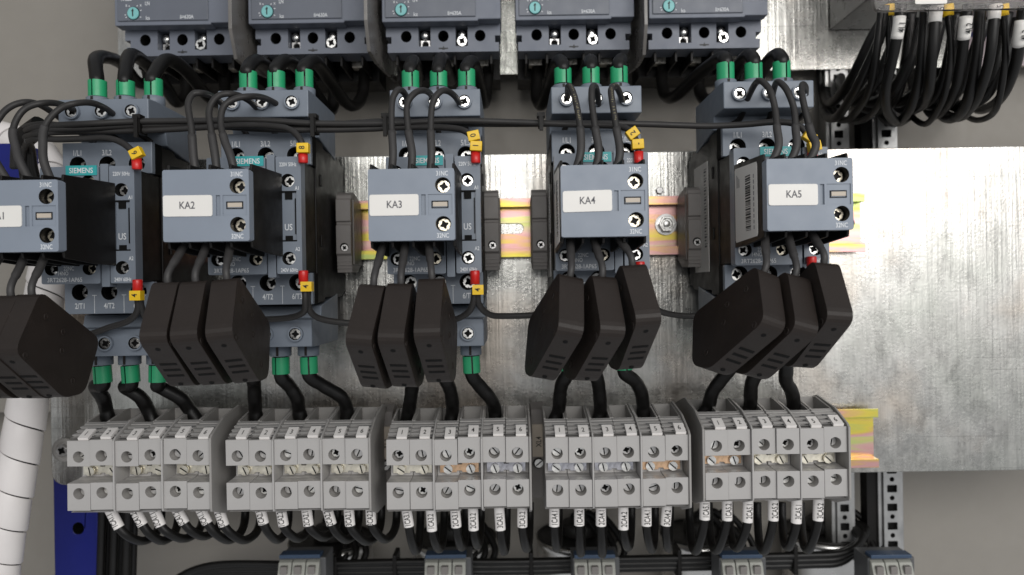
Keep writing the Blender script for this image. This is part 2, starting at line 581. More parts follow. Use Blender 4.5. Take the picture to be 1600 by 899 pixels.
def build_contactor():
    t = thing("contactor", "", "contactor", (0, 0, 0), "contactors on the upper rail")
    # black case
    b = MB()
    b.prism_x([(3, -36), (14, -40), (50, -40), (52, -42.5), (66, -42.5), (66, 42.5), (52, 42.5), (50, 40), (14, 40), (3, 36)], 0.4, 44.6)
    b.box(1.0, 44.0, 66.2, 87.5, -27, 27)
    for z in (22, -10):
        b.box(-0.3, 45.3, 55.5, 58, z - 3.2, z + 3.2)
    b.build("case", "black", t, bevel=0.5)
    side = MB()
    for xx in (0.2,):
        side.box(xx - 0.12, xx + 0.12, 18, 48, -30, 30, 0)
        for k in range(26):
            z = 26 - k * 1.7
            side.box(xx - 0.2, xx + 0.2, 40, 45 - (k * 7 % 3), z, z + 0.35 + 0.6 * ((k * 5 % 3) / 2), 1)
    side.build("rating_plate", ["white", "print_grey"], t)
    # upper and lower front sections with clamp holes
    for s in (1, -1):
        out = rect(0, 27.2 if s > 0 else -43, 45, 43 if s > 0 else -27.2)
        holes = [(circle(x, s * 32.0, 4.0, 22), None, 1, 1) for x in HX]
        h = MB().slab(out, 77, 73.6, holes).slab(out, 73.5, 66.3, holes, 1)
        f = h.build("upper_front" if s > 0 else "lower_front", ["blue", "slot"], t, bevel=0.35)
        for x in HX:
            screw(f, (x + 0.3, 70.0, s * 32.0), 3.1, "cross", "steel", x)
        tx = MB()
        for i, x in enumerate(HX):
            tx.text(("1/L1", "3/L2", "5/L3")[i] if s > 0 else ("2/T1", "4/T2", "6/T3")[i], (x, 77.12, 37.9 if s > 0 else -38.9), 2.75, 0, sx=0.72)
        if s < 0:
            for x in (15, 29.8):
                tx.box(x - 0.12, x + 0.12, 77.02, 77.1, -42.6, -33.8)
                tx.box(x - 1.1, x + 1.1, 77.02, 77.1, -33.8, -33.5)
        tx.build("lettering", "print_white", f)
    # middle cover
    scr = ((4.8, 20.7), (22.9, 20.7), (4.8, -20.7), (22.9, -20.7))
    h = MB().slab(rect(0, -28, 28.0, 28, 0.9), 95, 88, [(circle(x, z, 3.2, 22), 6, 1, 1) for x, z in scr])
    mid = h.build("middle_cover", ["blue", "slot"], t, bevel=0.4)
    for i, (x, z) in enumerate(scr):
        screw(mid, (x, 91.5, z), 2.6, "cross", "brass" if i % 2 else "steel", 0.3 + i)
    tx = MB()
    tx.text("22NC", (13.2, 95.1, -20.6), 1.9, sx=0.75)
    tx.text("14NO", (10.5, 95.1, -22.9), 1.9, sx=0.75)
    tx.text("3RT2628-1AP65", (11.2, 95.1, -26.0), 2.05, sx=0.86)
    tx.text("21NC", (13.2, 95.1, 19.6), 1.9, sx=0.75)
    tx.text("13NO", (10.5, 95.1, 17.3), 1.9, sx=0.75)
    tx.build("lettering", "print_white", mid)
    lb = MB().slab(rect(12.6, 23.7, 27.4, 28.4, 0.2), 95.5, 95.0)
    lb.text("SIEMENS", (20.0, 95.56, 26.05), 2.5, 1, sx=0.86)
    lb.build("maker_label", ["teal", "print_white"], t)
    sl = MB()
    sl.slab(rect(28.5, -29.6, 32.3, 29.2, 0.5), 94.4, 88)
    sl.build("slider_strip", "blue", t, bevel=0.35)
    # coil column
    hs = [(circle(38.7, 16.6, 3.2, 22), 6, 1, 1), (circle(38.7, -20.6, 3.2, 22), 6, 1, 1),
          (rect(35.8, -12.6, 42.6, 11.6), 0.9, 0), ]
    c = MB().slab(rect(33.0, -28, 45.0, 28, 0.7), 95, 88, hs)
    coil = c.build("coil_terminal", ["blue", "slot"], t, bevel=0.35)
    d = MB()
    for z, s in ((10.2, 1), (-11.2, -1)):
        d.box(37.2, 40.6, 94.2, 94.8, z - 2.6, z + 1.4)
        d.box(35.6, 42.8, 94.2, 95.05, z + 1.0 * s - 0.3, z + 1.0 * s + 0.3)
    d.box(41.9, 42.25, 94.2, 94.9, -9, 8)
    d.build("latch_slot", "slot", coil)
    tx = MB()
    tx.text("220V 50Hz", (38.9, 95.1, 24.3), 1.85, sx=0.68)
    tx.text("240V 60Hz", (38.9, 95.1, -26.2), 1.85, sx=0.68)
    tx.text("A1", (43.0, 95.1, 12.9), 1.8, sx=0.75)
    tx.text("A2", (43.0, 95.1, -16.2), 1.8, sx=0.75)
    tx.text("US", (38.6, 94.35, -5.6), 3.0, sx=0.78)
    tx.build("lettering", "print_white", coil)
    for z in (16.6, -20.6):
        screw(coil, (38.8, 91.5, z), 2.6, "cross", "steel", 0.6 + z)
    # clamp extension blocks above and below
    for s in (1, -1):
        b = MB()
        b.prism_x([(24, 38 * s), (60, 44 * s), (62, 50.5 * s), (80, 50.5 * s), (80, 64 * s), (72, 64.6 * s), (24, 64.6 * s)], 0.0, 45.0)
        blk = b.build("upper_clamp_block" if s > 0 else "lower_clamp_block", "blue", t, bevel=0.5)
        for x in HX:
            r = MB()
            r.slab(circle(x, 57.6 * s, 3.75, 24), 82.2, 80.02, [(circle(x, 57.6 * s, 2.95, 24), 2.15, 1, 1)])
            ring = r.build("screw_collar", ["blue", "slot"], blk, bevel=0.2)
        for i, x in enumerate(HX):
            screw(blk, (x, 81.3, 57.6 * s), 2.6, "cross", "steel", x + s)
        for x in HX:
            c = MB()
            c.lathe((x, 58, 64.4 * s), (0, 0, s), [(5.6, 0), (5.6, 5.6), (5.2, 6.0)], 24)
            c.box(x - 0.6, x + 0.6, 63.2, 63.85, min(64.7 * s, 70 * s), max(64.7 * s, 70 * s), 1)
            c.build("cable_collar", ["blue", "brown"], blk)
    # auxiliary contact block
    hs = [(circle(31.2, 8.0, 3.25, 24), None, 1, 1), (circle(31.2, -8.2, 3.25, 24), None, 1, 1),
          (rect(22.2, -4.4, 24.0, 4.2), 1.0, 0), (rect(25.0, -4.4, 35.0, 4.2), 0.5, 0), ]
    a = MB().slab(rect(0, -15, 36, 15, 0.9), 140, 134.5, hs)
    aux = a.build("auxiliary_block", ["aux", "black"], t, bevel=0.55, seg=3)
    w = MB().slab(rect(26.4, -1.6, 33.4, 1.5), 139.75, 139.2, [(rect(26.8, -1.25, 33.0, 1.1), 0.4, 0)], 0)
    w.slab(rect(27.0, -0.85, 33.0, 0.95), 139.9, 139.3, (), 1)
    w.build("indicator_window", ["slot", "beige"], aux)
    for z in (8.0, -8.2):
        screw(aux, (31.2, 135.3, z), 2.6, "cross", "brass", z)
    b = MB()
    b.box(0.5, 35.5, 95.2, 134.4, -11.5, 11.5)
    for k in range(5):
        x = k * 8.72
        prof = [(95.2, -19.6), (112, -19.4), (135.6, -17.6), (136.2, -15.1), (134.4, -14), (134.4, 14), (136.2, 15.1), (135.6, 17.8), (95.2, 19.8)]
        b.prism_x(prof, x, x + 1.15)
    b.build("auxiliary_case", "black", aux, bevel=0.3)
    tx = MB()
    tx.text("31NC", (31.0, 140.08, 12.9), 1.95, sx=0.74)
    tx.text("32NC", (31.0, 140.08, -13.0), 1.95, sx=0.74)
    tx.build("lettering", "print_white", aux)
    bc = MB()
    out = [(98, -17.4), (127.5, -16.2), (128.3, -15), (128.3, 14.8), (127.5, 16), (98, 17.4), (97, 16.4), (97, -16.4)]
    bc.prism_x(out, -0.22, -0.02, 0)
    z = -13.0
    random.seed(3)
    while z < 12:
        w_ = random.choice((0.25, 0.25, 0.5, 0.75))
        bc.box(-0.3, -0.21, 112.5, 119.5, z, z + w_, 1)
        z += w_ + random.choice((0.25, 0.3, 0.55))
    for k in range(10):
        bc.box(-0.3, -0.21, 123.6, 124.3, -13 + k * 2.5, -13 + k * 2.5 + 1.7, 2)
        if k < 3:
            bc.box(-0.3, -0.21, 100 + k * 1.6, 100.5 + k * 1.6, 8, 14 - k, 2)
    bc.build("barcode_label", ["white", "print_black", "print_grey"], aux)
    nl = MB().slab(rect(0.5, -4.5, 21.0, 4.3, 0.9), 140.45, 140.02)
    nl.build("name_label", ["white", "print_black"], aux)
    return t


XL = [-224.6, -145.0, -59.4, 21.0, 106.8]
ZC = [33.0, 36.2, 35.2, 35.6, 36.9]
NAMES = ["KA1", "KA2", "KA3", "KA4", "KA5"]
proto = build_contactor()
roots = [proto] + [copy_tree(proto) for _ in range(4)]
for k, r in enumerate(roots):
    r.location = (XL[k] / 1000, 0, ZC[k] / 1000)
    r["label"] = "blue-grey contactor whose front block carries the white label %s" % NAMES[k]
    for ch in r.children:
        if ch.name.startswith("auxiliary_block"):
            for g in ch.children:
                if g.name.startswith("name_label"):
                    nl = MB().slab(rect(0.5, -4.5, 21.0, 4.3, 0.9), 140.45, 140.02)
                    nl.text(NAMES[k], (10.8 + (0, -0.2, 0.1, 0.0, 0.2)[k], 140.53, 0.2), 3.0, 1, sx=0.86)
                    sh = (0.004, -0.004, 0.0, 0.016, -0.008)[k]
                    nl.v = [(x + (0, -0.2, 0.1, 0.2, 0.1)[k], d, z + (x - 10.8) * sh) for x, d, z in nl.v]
                    g.data = nl.mesh("name_label", ["white", "print_grey"])


def C(k, x, d, z):
    return (XL[k] + x, d, ZC[k] + z)


# ------------------------------------------------------------------ power cables with green sleeves
def power_cable(name, label, pts, sleeve, group, r=3.65):
    """pts in world millimetres; sleeve: (point, point) along the cable carrying the green sleeve"""
    t = thing(name, label, "cable", pts[0], group)
    ph = random.uniform(0, 6)
    MB().tube(pts, lambda f: r * (1 + 0.025 * math.sin(f * 23 + ph) + 0.015 * math.sin(f * 61 + 2 * ph)), 14).build("jacket", "cable", t, pts[0])
    a, b_ = Vector(sleeve[0]), Vector(sleeve[1])
    ax = (b_ - a).normalized()
    L = (b_ - a).length
    g = MB()
    n = 26
    u = Vector((1, 0, 0))
    u = (u - ax * u.dot(ax)).normalized()
    w = ax.cross(u)
    if w.y < 0:
        w = -w
    # split tube: the slit faces the camera and bares the cable inside
    gap = 0.10
    off = random.uniform(-0.35, 0.35)
    vs, fs = [], []
    for rr, h in ((4.1, 0), (4.55, 0), (4.55, L), (4.1, L)):
        for i in range(n + 1):
            ang = PI / 2 + off + gap + (2 * PI - 2 * gap) * i / n
            vs.append(a + ax * h + (u * math.cos(ang) + w * math.sin(ang)) * rr)
    for j in range(4):
        for i in range(n):
            fs.append((j * (n + 1) + i, j * (n + 1) + i + 1, ((j + 1) % 4) * (n + 1) + i + 1, ((j + 1) % 4) * (n + 1) + i))
    for e in (0, n):
        fs.append((e, n + 1 + e, 2 * (n + 1) + e, 3 * (n + 1) + e))
    g.add(vs, fs, 0, True)
    sm = g.build("green_sleeve", "green", t, pts[0])
    md = sm.modifiers.new("split", "EDGE_SPLIT")
    md.split_angle = math.radians(50)
    return t


UP = [
    [[(150, 93, 50), (168, 90, 30), (190, 100, 0), (215, 128, -25), (232, 128, -30), (228, 103, -28)],
     [(203, 87, 45), (225, 97, 25), (255, 130, 0), (276, 160, -15), (291, 140, -25), (287, 103, -28)],
     [(260, 94, 46), (290, 110, 30), (322, 148, 10), (343, 160, -10), (351, 140, -22), (349, 103, -28)]],
    [[(400, 95, 45), (420, 108, 20), (438, 132, -10), (450, 125, -25), (452, 103, -28)],
     [(448, 95, 45), (470, 112, 20), (497, 152, -5), (515, 175, -13), (522, 150, -22), (514, 103, -28)],
     [(492, 97, 46), (515, 125, 20), (540, 160, 0), (556, 164, -10), (567, 145, -20), (570, 103, -28)]],
    [[(646, 96, 45), (650, 108, 20), (652, 128, -10), (648, 125, -25), (646, 103, -28)],
     [(690, 92, 45), (697, 106, 15), (703, 125, -12), (705, 120, -25), (704, 103, -28)],
     [(738, 98, 47), (748, 128, 22), (754, 160, 0), (760, 150, -18), (763, 103, -28)]],
    [[(872, 97, 46), (860, 130, 20), (847, 163, 0), (838, 150, -15), (840, 103, -28)],
     [(922, 96, 45), (912, 115, 10), (903, 127, -12), (899, 120, -24), (899, 103, -28)],
     [(970, 94, 45), (962, 110, 10), (957, 124, -12), (956, 118, -24), (956, 103, -28)]],
    [[(1124, 92, 49), (1090, 118, 25), (1056, 150, 5), (1040, 150, -12), (1034, 128, -22), (1036, 103, -28)],
     [(1166, 89, 46), (1140, 125, 20), (1111, 157, 0), (1096, 150, -15), (1092, 128, -22), (1095, 103, -28)],
     [(1212, 86, 46), (1194, 105, 25), (1175, 138, 0), (1160, 140, -15), (1154, 103, -28)]],
]
LO = [
    [[(149, 604), (161, 622), (166, 640)], [(196, 605), (219, 621), (231, 640)], [(250, 605), (281, 622), (296, 640)]],
    [[(397, 600), (398, 620), (399, 640)], [(452, 603), (464, 622), (467, 640)], [(504, 602), (533, 620), (542, 640)]],
    [[(645, 600), (642, 620), (639, 640)], [(702, 605), (706, 622), (707, 640)], [(750, 604), (767, 624), (773, 640)]],
    [[(878, 600), (875, 618), (873, 640)], [(935, 600), (937, 618), (938, 640)], [(992, 596), (1002, 614), (1005, 638)]],
    [[(1128, 592), (1113, 613), (1107, 634)], [(1175, 598), (1173, 615), (1172, 634)], [(1228, 595), (1237, 612), (1240, 634)]],
]
TBX = [-226.4, -146.0, -64.9, 15.7, 96.3]
TBZ = [-91.6, -92.6, -93.4, -93.5, -91.0]
TW, PW = 11.72, 0.95
POLE = ("first", "second", "third")


def tb_x(i):
    return i * TW + (i // 2) * PW


for k in range(5):
    for p in range(3):
        x = HX[p]
        base = [C(k, x, 58, 62), C(k, x, 58, 76), C(k, x, 58.5, 81)]
        pts = base + [P(*q) for q in UP[k][p]]
        power_cable("power_cable", "thick black cable looping from breaker down to %s clamp on top of %s" % (POLE[p], NAMES[k]), pts,
                    (C(k, x, 58, 70.6 + random.uniform(-0.4, 0.5)), C(k, x, 58, 79.2 + random.uniform(-0.6, 0.6))), "cables between breakers and contactors")
        gd = random.uniform(-0.25, 0.6)
        base = [C(k, x, 58, -62), C(k, x, 58, -72), C(k, x + gd, 58, -81)]
        xt = TBX[k] + tb_x(2 * p) + TW / 2
        pts = base + [P(a, b_, 54 - 4 * i) for i, (a, b_) in enumerate(LO[k][p])] + [(xt, 45, TBZ[k] + 20)]
        power_cable("power_cable", "thick black cable from %s lower clamp of %s into the terminal below" % (POLE[p], NAMES[k]), pts,
                    (C(k, x, 58, -71.0), C(k, x + gd, 58, -79.8)), "cables between contactors and terminals")


# ------------------------------------------------------------------ bridging wires over the top of each contactor
BW = [
    [[(-14, 240), (-12, 205), (0, 183), (12, 170), (28, 162), (46, 160), (64, 165), (86, 179), (110, 197)],
     [(33, 258), (25, 232), (20, 208), (27, 185), (43, 168), (71, 161), (98, 164), (122, 176), (150, 197)],
     [(70, 258), (67, 225), (68.5, 203), (78, 185), (96, 169), (117, 162), (142, 161), (164, 169), (181, 182), (196, 195)]],
    [[(303, 250), (299, 200), (294, 165), (301, 148), (315, 146), (332, 151), (350, 165), (364, 182)],
     [(337, 250), (330, 205), (327, 172), (340, 151), (362, 147), (385, 155), (400, 168), (412, 182)],
     [(362, 250), (351, 220), (345, 193), (349, 168), (366, 155), (390, 151), (412, 153), (434, 164), (455, 184)]],
    [[(614, 245), (612, 200), (613, 158), (622, 141), (632, 146), (637, 160), (639, 180)],
     [(644, 245), (638, 205), (636, 165), (648, 146), (664, 142), (676, 153), (681, 182)],
     [(674, 245), (673, 205), (676, 162), (689, 143), (704, 145), (717, 160), (724, 184)]],
    [[(906, 245), (907, 205), (901, 165), (894, 141), (888, 135), (887, 150), (888, 184)],
     [(935, 245), (930, 200), (925, 162), (925, 138), (931, 137), (935, 160), (934, 184)],
     [(968, 245), (963, 200), (957, 162), (955, 140), (963, 136), (972, 156), (977, 182)]],
    [[(1215, 235), (1214, 200), (1211, 170), (1202, 140), (1185, 127), (1170, 150), (1156, 186)],
     [(1243, 235), (1243, 200), (1240, 168), (1228, 139), (1214, 129), (1207, 150), (1202, 186)],
     [(1274, 232), (1267, 208), (1258, 172), (1253, 147), (1254, 132), (1259, 142), (1253, 182)]],
]
for k in range(5):
    for p in range(3):
        path = BW[k][p]
        start = C(k, 5.0 + p * 8.72, 116, 9.0)
        n = len(path)
        pts = [start]
        for i, (a, b_) in enumerate(path):
            f = i / (n - 1)
            d = 117 - 18 * f if f < 0.6 else 106.2 - 41 * (f - 0.6) / 0.4
            pts.append(P(a, b_, d))
        pts.append(C(k, HX[p], 60, 46))
        t = thing("bridge_wire", "dark grey wire arching from %s slot of block %s up to its clamp block" % (POLE[p], NAMES[k]), "wire", pts[0],
                  "wires arching over the contactors")
        MB().tube(pts, 1.5, 10).build("jacket", "wire", t, pts[0])
        s = spline(pts, 8)
        j = 0
        L = 0
        while j < len(s) - 1 and s[j].z < P(0, 213, 112)[2] + (0 if k else 4):
            j += 1
        if k == 3 and p != 1:
            pr = MB()
            e = 0
            for i in range(j + 1, len(s) - 14):
                ax = (s[i + 1] - s[i]).normalized()
                fw = Vector((0, 1, 0))
                fw = (fw - ax * fw.dot(ax)).normalized()
                w = ax.cross(fw)
                L = (s[i + 1] - s[i]).length
                for q in range(max(1, int(L / 0.75))):
                    c = s[i] + ax * (q * 0.75) + fw * 1.53
                    if random.random() < 0.72:
                        h0, h1 = random.choice(((-0.5, 0.5), (-0.5, 0.1), (-0.1, 0.5)))
                        pr.quad(c + w * h0, c + w * h1, c + w * h1 + ax * 0.28, c + w * h0 + ax * 0.28)
            pr.build("lettering", "print_tan", t, pts[0])
        MB().tube(s[:j], 1.85, 10, raw=True).build("shrink_sleeve", "sleeve_dark", t, pts[0])

# ------------------------------------------------------------------ resistor boxes hanging below each auxiliary block
prof0 = [(142, 24), (158, 0), (128, -23.0), (113, -22.5), (101, 1)]


def rounded(prof, r=5.0, n=5):
    out = []
    m = len(prof)
    for i in range(m):
        p0, p1, p2 = (Vector(prof[(i + j) % m]) for j in (-1, 0, 1))
        a = (p0 - p1).normalized() * min(r, (p0 - p1).length * 0.4)
        b_ = (p2 - p1).normalized() * min(r, (p2 - p1).length * 0.4)
        for q in range(n + 1):
            f = q / n
            out.append(tuple((p1 + a) * (1 - f) ** 2 + p1 * 2 * f * (1 - f) + (p1 + b_) * f * f))
    return out


def resistor_box():
    t = thing("resistor_box", "", "resistor", (0, 0, 0), "resistor boxes hanging below the contactors")
    pr = [(d - 158, z) for d, z in prof0]
    b = MB()
    b.prism_x(rounded(pr), -5.3, 5.3)
    b.build("box_shell", "brown", t, bevel=1.0, seg=3)
    e, dn = Vector((0, 0)), Vector((-30, -23.0))
    ax = dn.normalized()
    nrm = Vector((-ax.y, ax.x))
    if nrm.x < 0:
        nrm = -nrm
    s = MB()
    for f in (0.50, 0.62, 0.74):
        c = e + ax * (37.8 * f)
        q = [c - ax * 0.75 + nrm * 0.12, c + ax * 0.75 + nrm * 0.12, c + ax * 0.75 - nrm * 1.0, c - ax * 0.75 - nrm * 1.0]
        s.prism_x([tuple(v) for v in q], -3.2, 3.7)
    s.build("vent_slot", "slot", t)
    for f in (0.2, 0.93):
        c = e + ax * (37.8 * f)
        h = MB().lathe((0, c.x - nrm.x * 0.8, c.y - nrm.y * 0.8), (0, nrm.x, nrm.y), [(1.05, 0), (1.05, 0.93)], 14)
        h.build("pin_hole", "slot", t)
    r = MB()
    for sx in (-1, 1):
        for d, z in ((-6, -2), (-29, -2), (-36, -16), (-19, 13), (-30, 6)):
            r.lathe((sx * 5.25, d, z), (sx, 0, 0), [(1.5, 0), (1.5, 0.3), (1.0, 0.3), (0.9, 0.1)], 14)
    r.build("rivet", "brown", t)
    return t


# bend x, bend y (photo pixels at the front corner), yaw in degrees, lean in degrees
BOX = [
    [(-88, 552, -3, 0), (-34, 552, -3, 0), (2, 550, -2, 0)],
    [(236, 530, 3, -1), (284, 528, 2, -3), (340, 524, 3, -5)],
    [(558, 534, -5, 5), (609, 532, -4, 2), (666, 524, -3, -1)],
    [(893, 518, 11, 12), (960, 520, 13.5, 5), (1016, 501, 9, -3)],
    [(1212, 508, 15, 19), (1263, 516, 11, 15), (1316, 498, 4, 5)],
]
rp = resistor_box()
boxes = [rp] + [copy_tree(rp) for _ in range(14)]
ORD = ("first", "middle", "last")
for k in range(5):
    for p in range(3):
        bx, by, yaw, lean = BOX[k][p]
        at = P(bx, by, 157)
        t = boxes[k * 3 + p]
        t["label"] = "brown-black resistor box with vent slots, %s of three under block %s" % (ORD[p], NAMES[k])
        t.location = (at[0] / 1000, -at[1] / 1000, at[2] / 1000)
        t.rotation_euler = (0, math.radians(lean), math.radians(yaw))
        Rb = Matrix.Rotation(math.radians(yaw), 3, "Z") @ Matrix.Rotation(math.radians(lean), 3, "Y")
        Ri = Rb.inverted()

        def loc(q):
            v = Ri @ Vector((q[0] - at[0], -(q[1] - at[1]), q[2] - at[2]))
            return (v.x, -v.y, v.z)
        xa = 4.9 + p * 8.72
        a, m1 = loc(C(k, xa, 122, -8)), loc(C(k, xa, 123, -17))
        tip, end = (0, -18, 25.5), (0, -20, 17)
        mid = tuple(a[i] * 0.42 + tip[i] * 0.58 for i in range(3))
        MB().tube([a, mid, tip, end], lambda f: 1.8 if f < 0.5 else 1.5, 10, step=10).build("lead_wire", "sleeve_dark", t)


# ------------------------------------------------------------------ terminal rows
def terminal_proto():
    t = thing("terminal_block", "", "terminal block", (0, 0, 0), "grey numbered terminals")
    W = TW - 0.12
    body = [(9, -20), (30, -27), (56, -24), (60, -21.5), (71.5, -19.4), (74, -17.8), (74, -4.0), (61, -3.6), (61, 4.6), (74, 4.6), (74, 17.6),
            (72.0, 18.4), (68.6, 18.5), (68.5, 19.2), (70.4, 19.3), (69.0, 19.9), (65.4, 20.0), (65.3, 20.7), (67.0, 20.8), (65.6, 21.3), (62.0, 21.4), (61.9, 22.0), (63.4, 22.1), (62.2, 22.6), (58.8, 22.7), (58.7, 23.2), (59.4, 23.3), (56, 23.9), (55, 17.5), (36, 17.5), (33, 21), (9, 20)]
    b = MB()
    # faces with screw wells are made by hand: body profile behind, slabs in front
    body2 = [(min(d, 65.3) if -18.5 < z < 18.0 else d, z) for d, z in body]
    b.prism_x(body2, 0.08, W)
    for z0, z1, zc in ((4.6, 17.6, 9.4), (-17.8, -4.0, -9.2)):
        b.slab(rect(0, z0, W, z1), 74.2, 65.5, [(circle(TW / 2 - 0.05, zc, 2.85, 22), 8.0, 1, 2)])
    h = b.build("housing", ["tb", "slot", "tbside"], t, bevel=0.25)
    f = MB()
    fun = [(34, 17.0), (34, 27.2), (38, 27.4), (56.4, 24.2), (56.4, 17.0)]
    f.prism_x(fun, 0.0, 0.95)
    f.prism_x(fun, W - 0.95, W)
    f.box(0.96, W - 0.96, 34, 35.2, 17.2, 27.0)
    f.box(1.0, W - 1.0, 35.3, 55, 17.45, 17.7, 1)
    f.build("wire_funnel", ["tbside", "slot"], t)
    g = MB()
    g.box(4.6, W - 0.3, 65.5, 66.4, 20.15, 20.7)
    g.box(4.6, W - 0.3, 68.7, 69.8, 18.65, 19.2)
    g.box(4.2, W - 0.3, 62.1, 62.9, 21.5, 22.0)
    g.build("marker_groove", "moddark", t)
    return t


NUM_MESH = {}
tp = terminal_proto()
terms = [tp] + [copy_tree(tp) for _ in range(29)]
BAR = [["gold", "gold", "gold"], ["gold", "gold", "gold"], ["gold", "copper", "silverbar"], ["silverbar", "silverbar", "copper"], ["copper", "gold", "gold"]]
BARW = {"gold": "pale silvery", "copper": "coppery", "silverbar": "tarnished silver"}
jump_mesh = {}
rng = random.Random(11)
for k in range(5):
    for i in range(6):
        t = terms[k * 6 + i]
        jz, jd = rng.uniform(-0.45, 0.45), rng.uniform(-0.7, 0.7)
        t.location = ((TBX[k] + tb_x(i)) / 1000, -jd / 1000, (TBZ[k] + jz) / 1000)
        t.rotation_euler = (0, math.radians(rng.uniform(-0.45, 0.45)), 0)
        t["label"] = "grey terminal tagged %d, %s along the row below contactor %s" % (i + 1, ("first", "second", "third", "fourth", "fifth", "sixth")[i], NAMES[k])
        for zc in (9.4, -9.2):
            screw(t, (TW / 2 - 0.05 + rng.uniform(-0.2, 0.2), 69.6 - rng.uniform(0, 1.8), zc), 2.3, "slot" if rng.random() < 0.7 else "cross",
                  rng.choice(("steel", "dull", "dull")), rng.uniform(0, PI), "clamp_screw")
        if i not in NUM_MESH:
            # tag lying on the ribbed slope, its figure printed along it
            a0, a1 = (66.0, 22.2), (73.6, 18.9)
            dv = Vector((0, a1[0] - a0[0], a1[1] - a0[1])).normalized()
            nv = Vector((0, -dv.z, dv.y))
            if nv.z < 0:
                nv = -nv
            b = MB()
            q = [a0, a1, (a1[0] - nv.y * 1.6, a1[1] - nv.z * 1.6), (a0[0] - nv.y * 1.6, a0[1] - nv.z * 1.6)]
            b.prism_x(q, 5.4, 10.6)
            c = Vector((7.8, (a0[0] + a1[0]) / 2, (a0[1] + a1[1]) / 2)) + nv * 0.05
            b.text(str(i + 1), c, 3.6, 1, ex=(1, 0, 0), ey=tuple(-dv), sx=0.62)
            NUM_MESH[i] = b.mesh("number_tag", ["tag", "print_black"])
        o = bpy.data.objects.new("number_tag", NUM_MESH[i])
        COL.objects.link(o)
        o.parent = t
        o.location = (rng.uniform(-0.4, 0.3) / 1000, 0, 0)
    for j in range(3):
        mt = BAR[k][j]
        at = (TBX[k] + tb_x(2 * j), 61.2, TBZ[k])
        t = thing("jumper_bar", "%s jumper bar in the %s terminal pair below %s" % (BARW[mt], ("first", "middle", "last")[j], NAMES[k]), "jumper bar", at, "jumper bars in the terminal rows")
        if mt not in jump_mesh:
            a, b_ = 1.6, 2 * TW - 1.8
            m_ = TW
            out = [(a, -2.4), (m_ - 1.6, -2.4), (m_ - 1.2, -1.5), (m_ + 1.2, -1.5), (m_ + 1.6, -2.4), (b_, -2.4), (b_, 2.6), (m_ + 1.6, 2.6), (m_ + 1.2, 1.6), (m_ - 1.2, 1.6), (m_ - 1.6, 2.6), (a, 2.6)]
            jump_mesh[mt] = MB().slab(out, 1.6, 0.0).mesh("bar", mt)
        o = bpy.data.objects.new("bar", jump_mesh[mt])
        COL.objects.link(o)
        o.parent = t
        for s in (0, 1):
            screw(t, (TW * (0.5 + s), 3.6, -0.4), 2.35, "slot", "gold" if mt == "gold" else "steel", rng.uniform(0.4, 1.4), "bar_screw")
    ep = [(8, -21), (30, -28), (58, -25), (74.6, -19.2), (75.2, -17.6), (75.2, 17.8), (73, 19.6), (58.5, 25.4), (36, 28.6), (8, 21)]
    for j in range(3):
        x = TBX[k] + tb_x(2 * j + 1) + TW + 0.02
        last = j == 2
        o = MB().prism_x(ep if last else [(d, z * 0.97) for d, z in ep], 0, 1.1 if last else PW - 0.1).build("end_plate" if last else "partition_plate", "tbside" if last else "tb", loc=(x, 0, TBZ[k]), bevel=0.2)
        if last:
            tag(o, "grey end plate closing the terminal row below contactor %s" % NAMES[k], "end plate", "end plates of the terminal rows")
        else:
            tag(o, "thin grey partition after the %s terminal pair in the row below %s" % (("first", "middle")[j], NAMES[k]), "partition plate", "partitions in the terminal rows")
    if k < 4:
        continue
    o = MB().prism_x([(d * 0.985, z * 0.985) for d, z in ep], -1.2, -0.05).build("end_plate", "tbside", loc=(TBX[k], 0, TBZ[k]), bevel=0.2)
    tag(o, "grey end plate before terminal 1 of the row below contactor %s" % NAMES[k], "end plate", "end plates of the terminal rows")

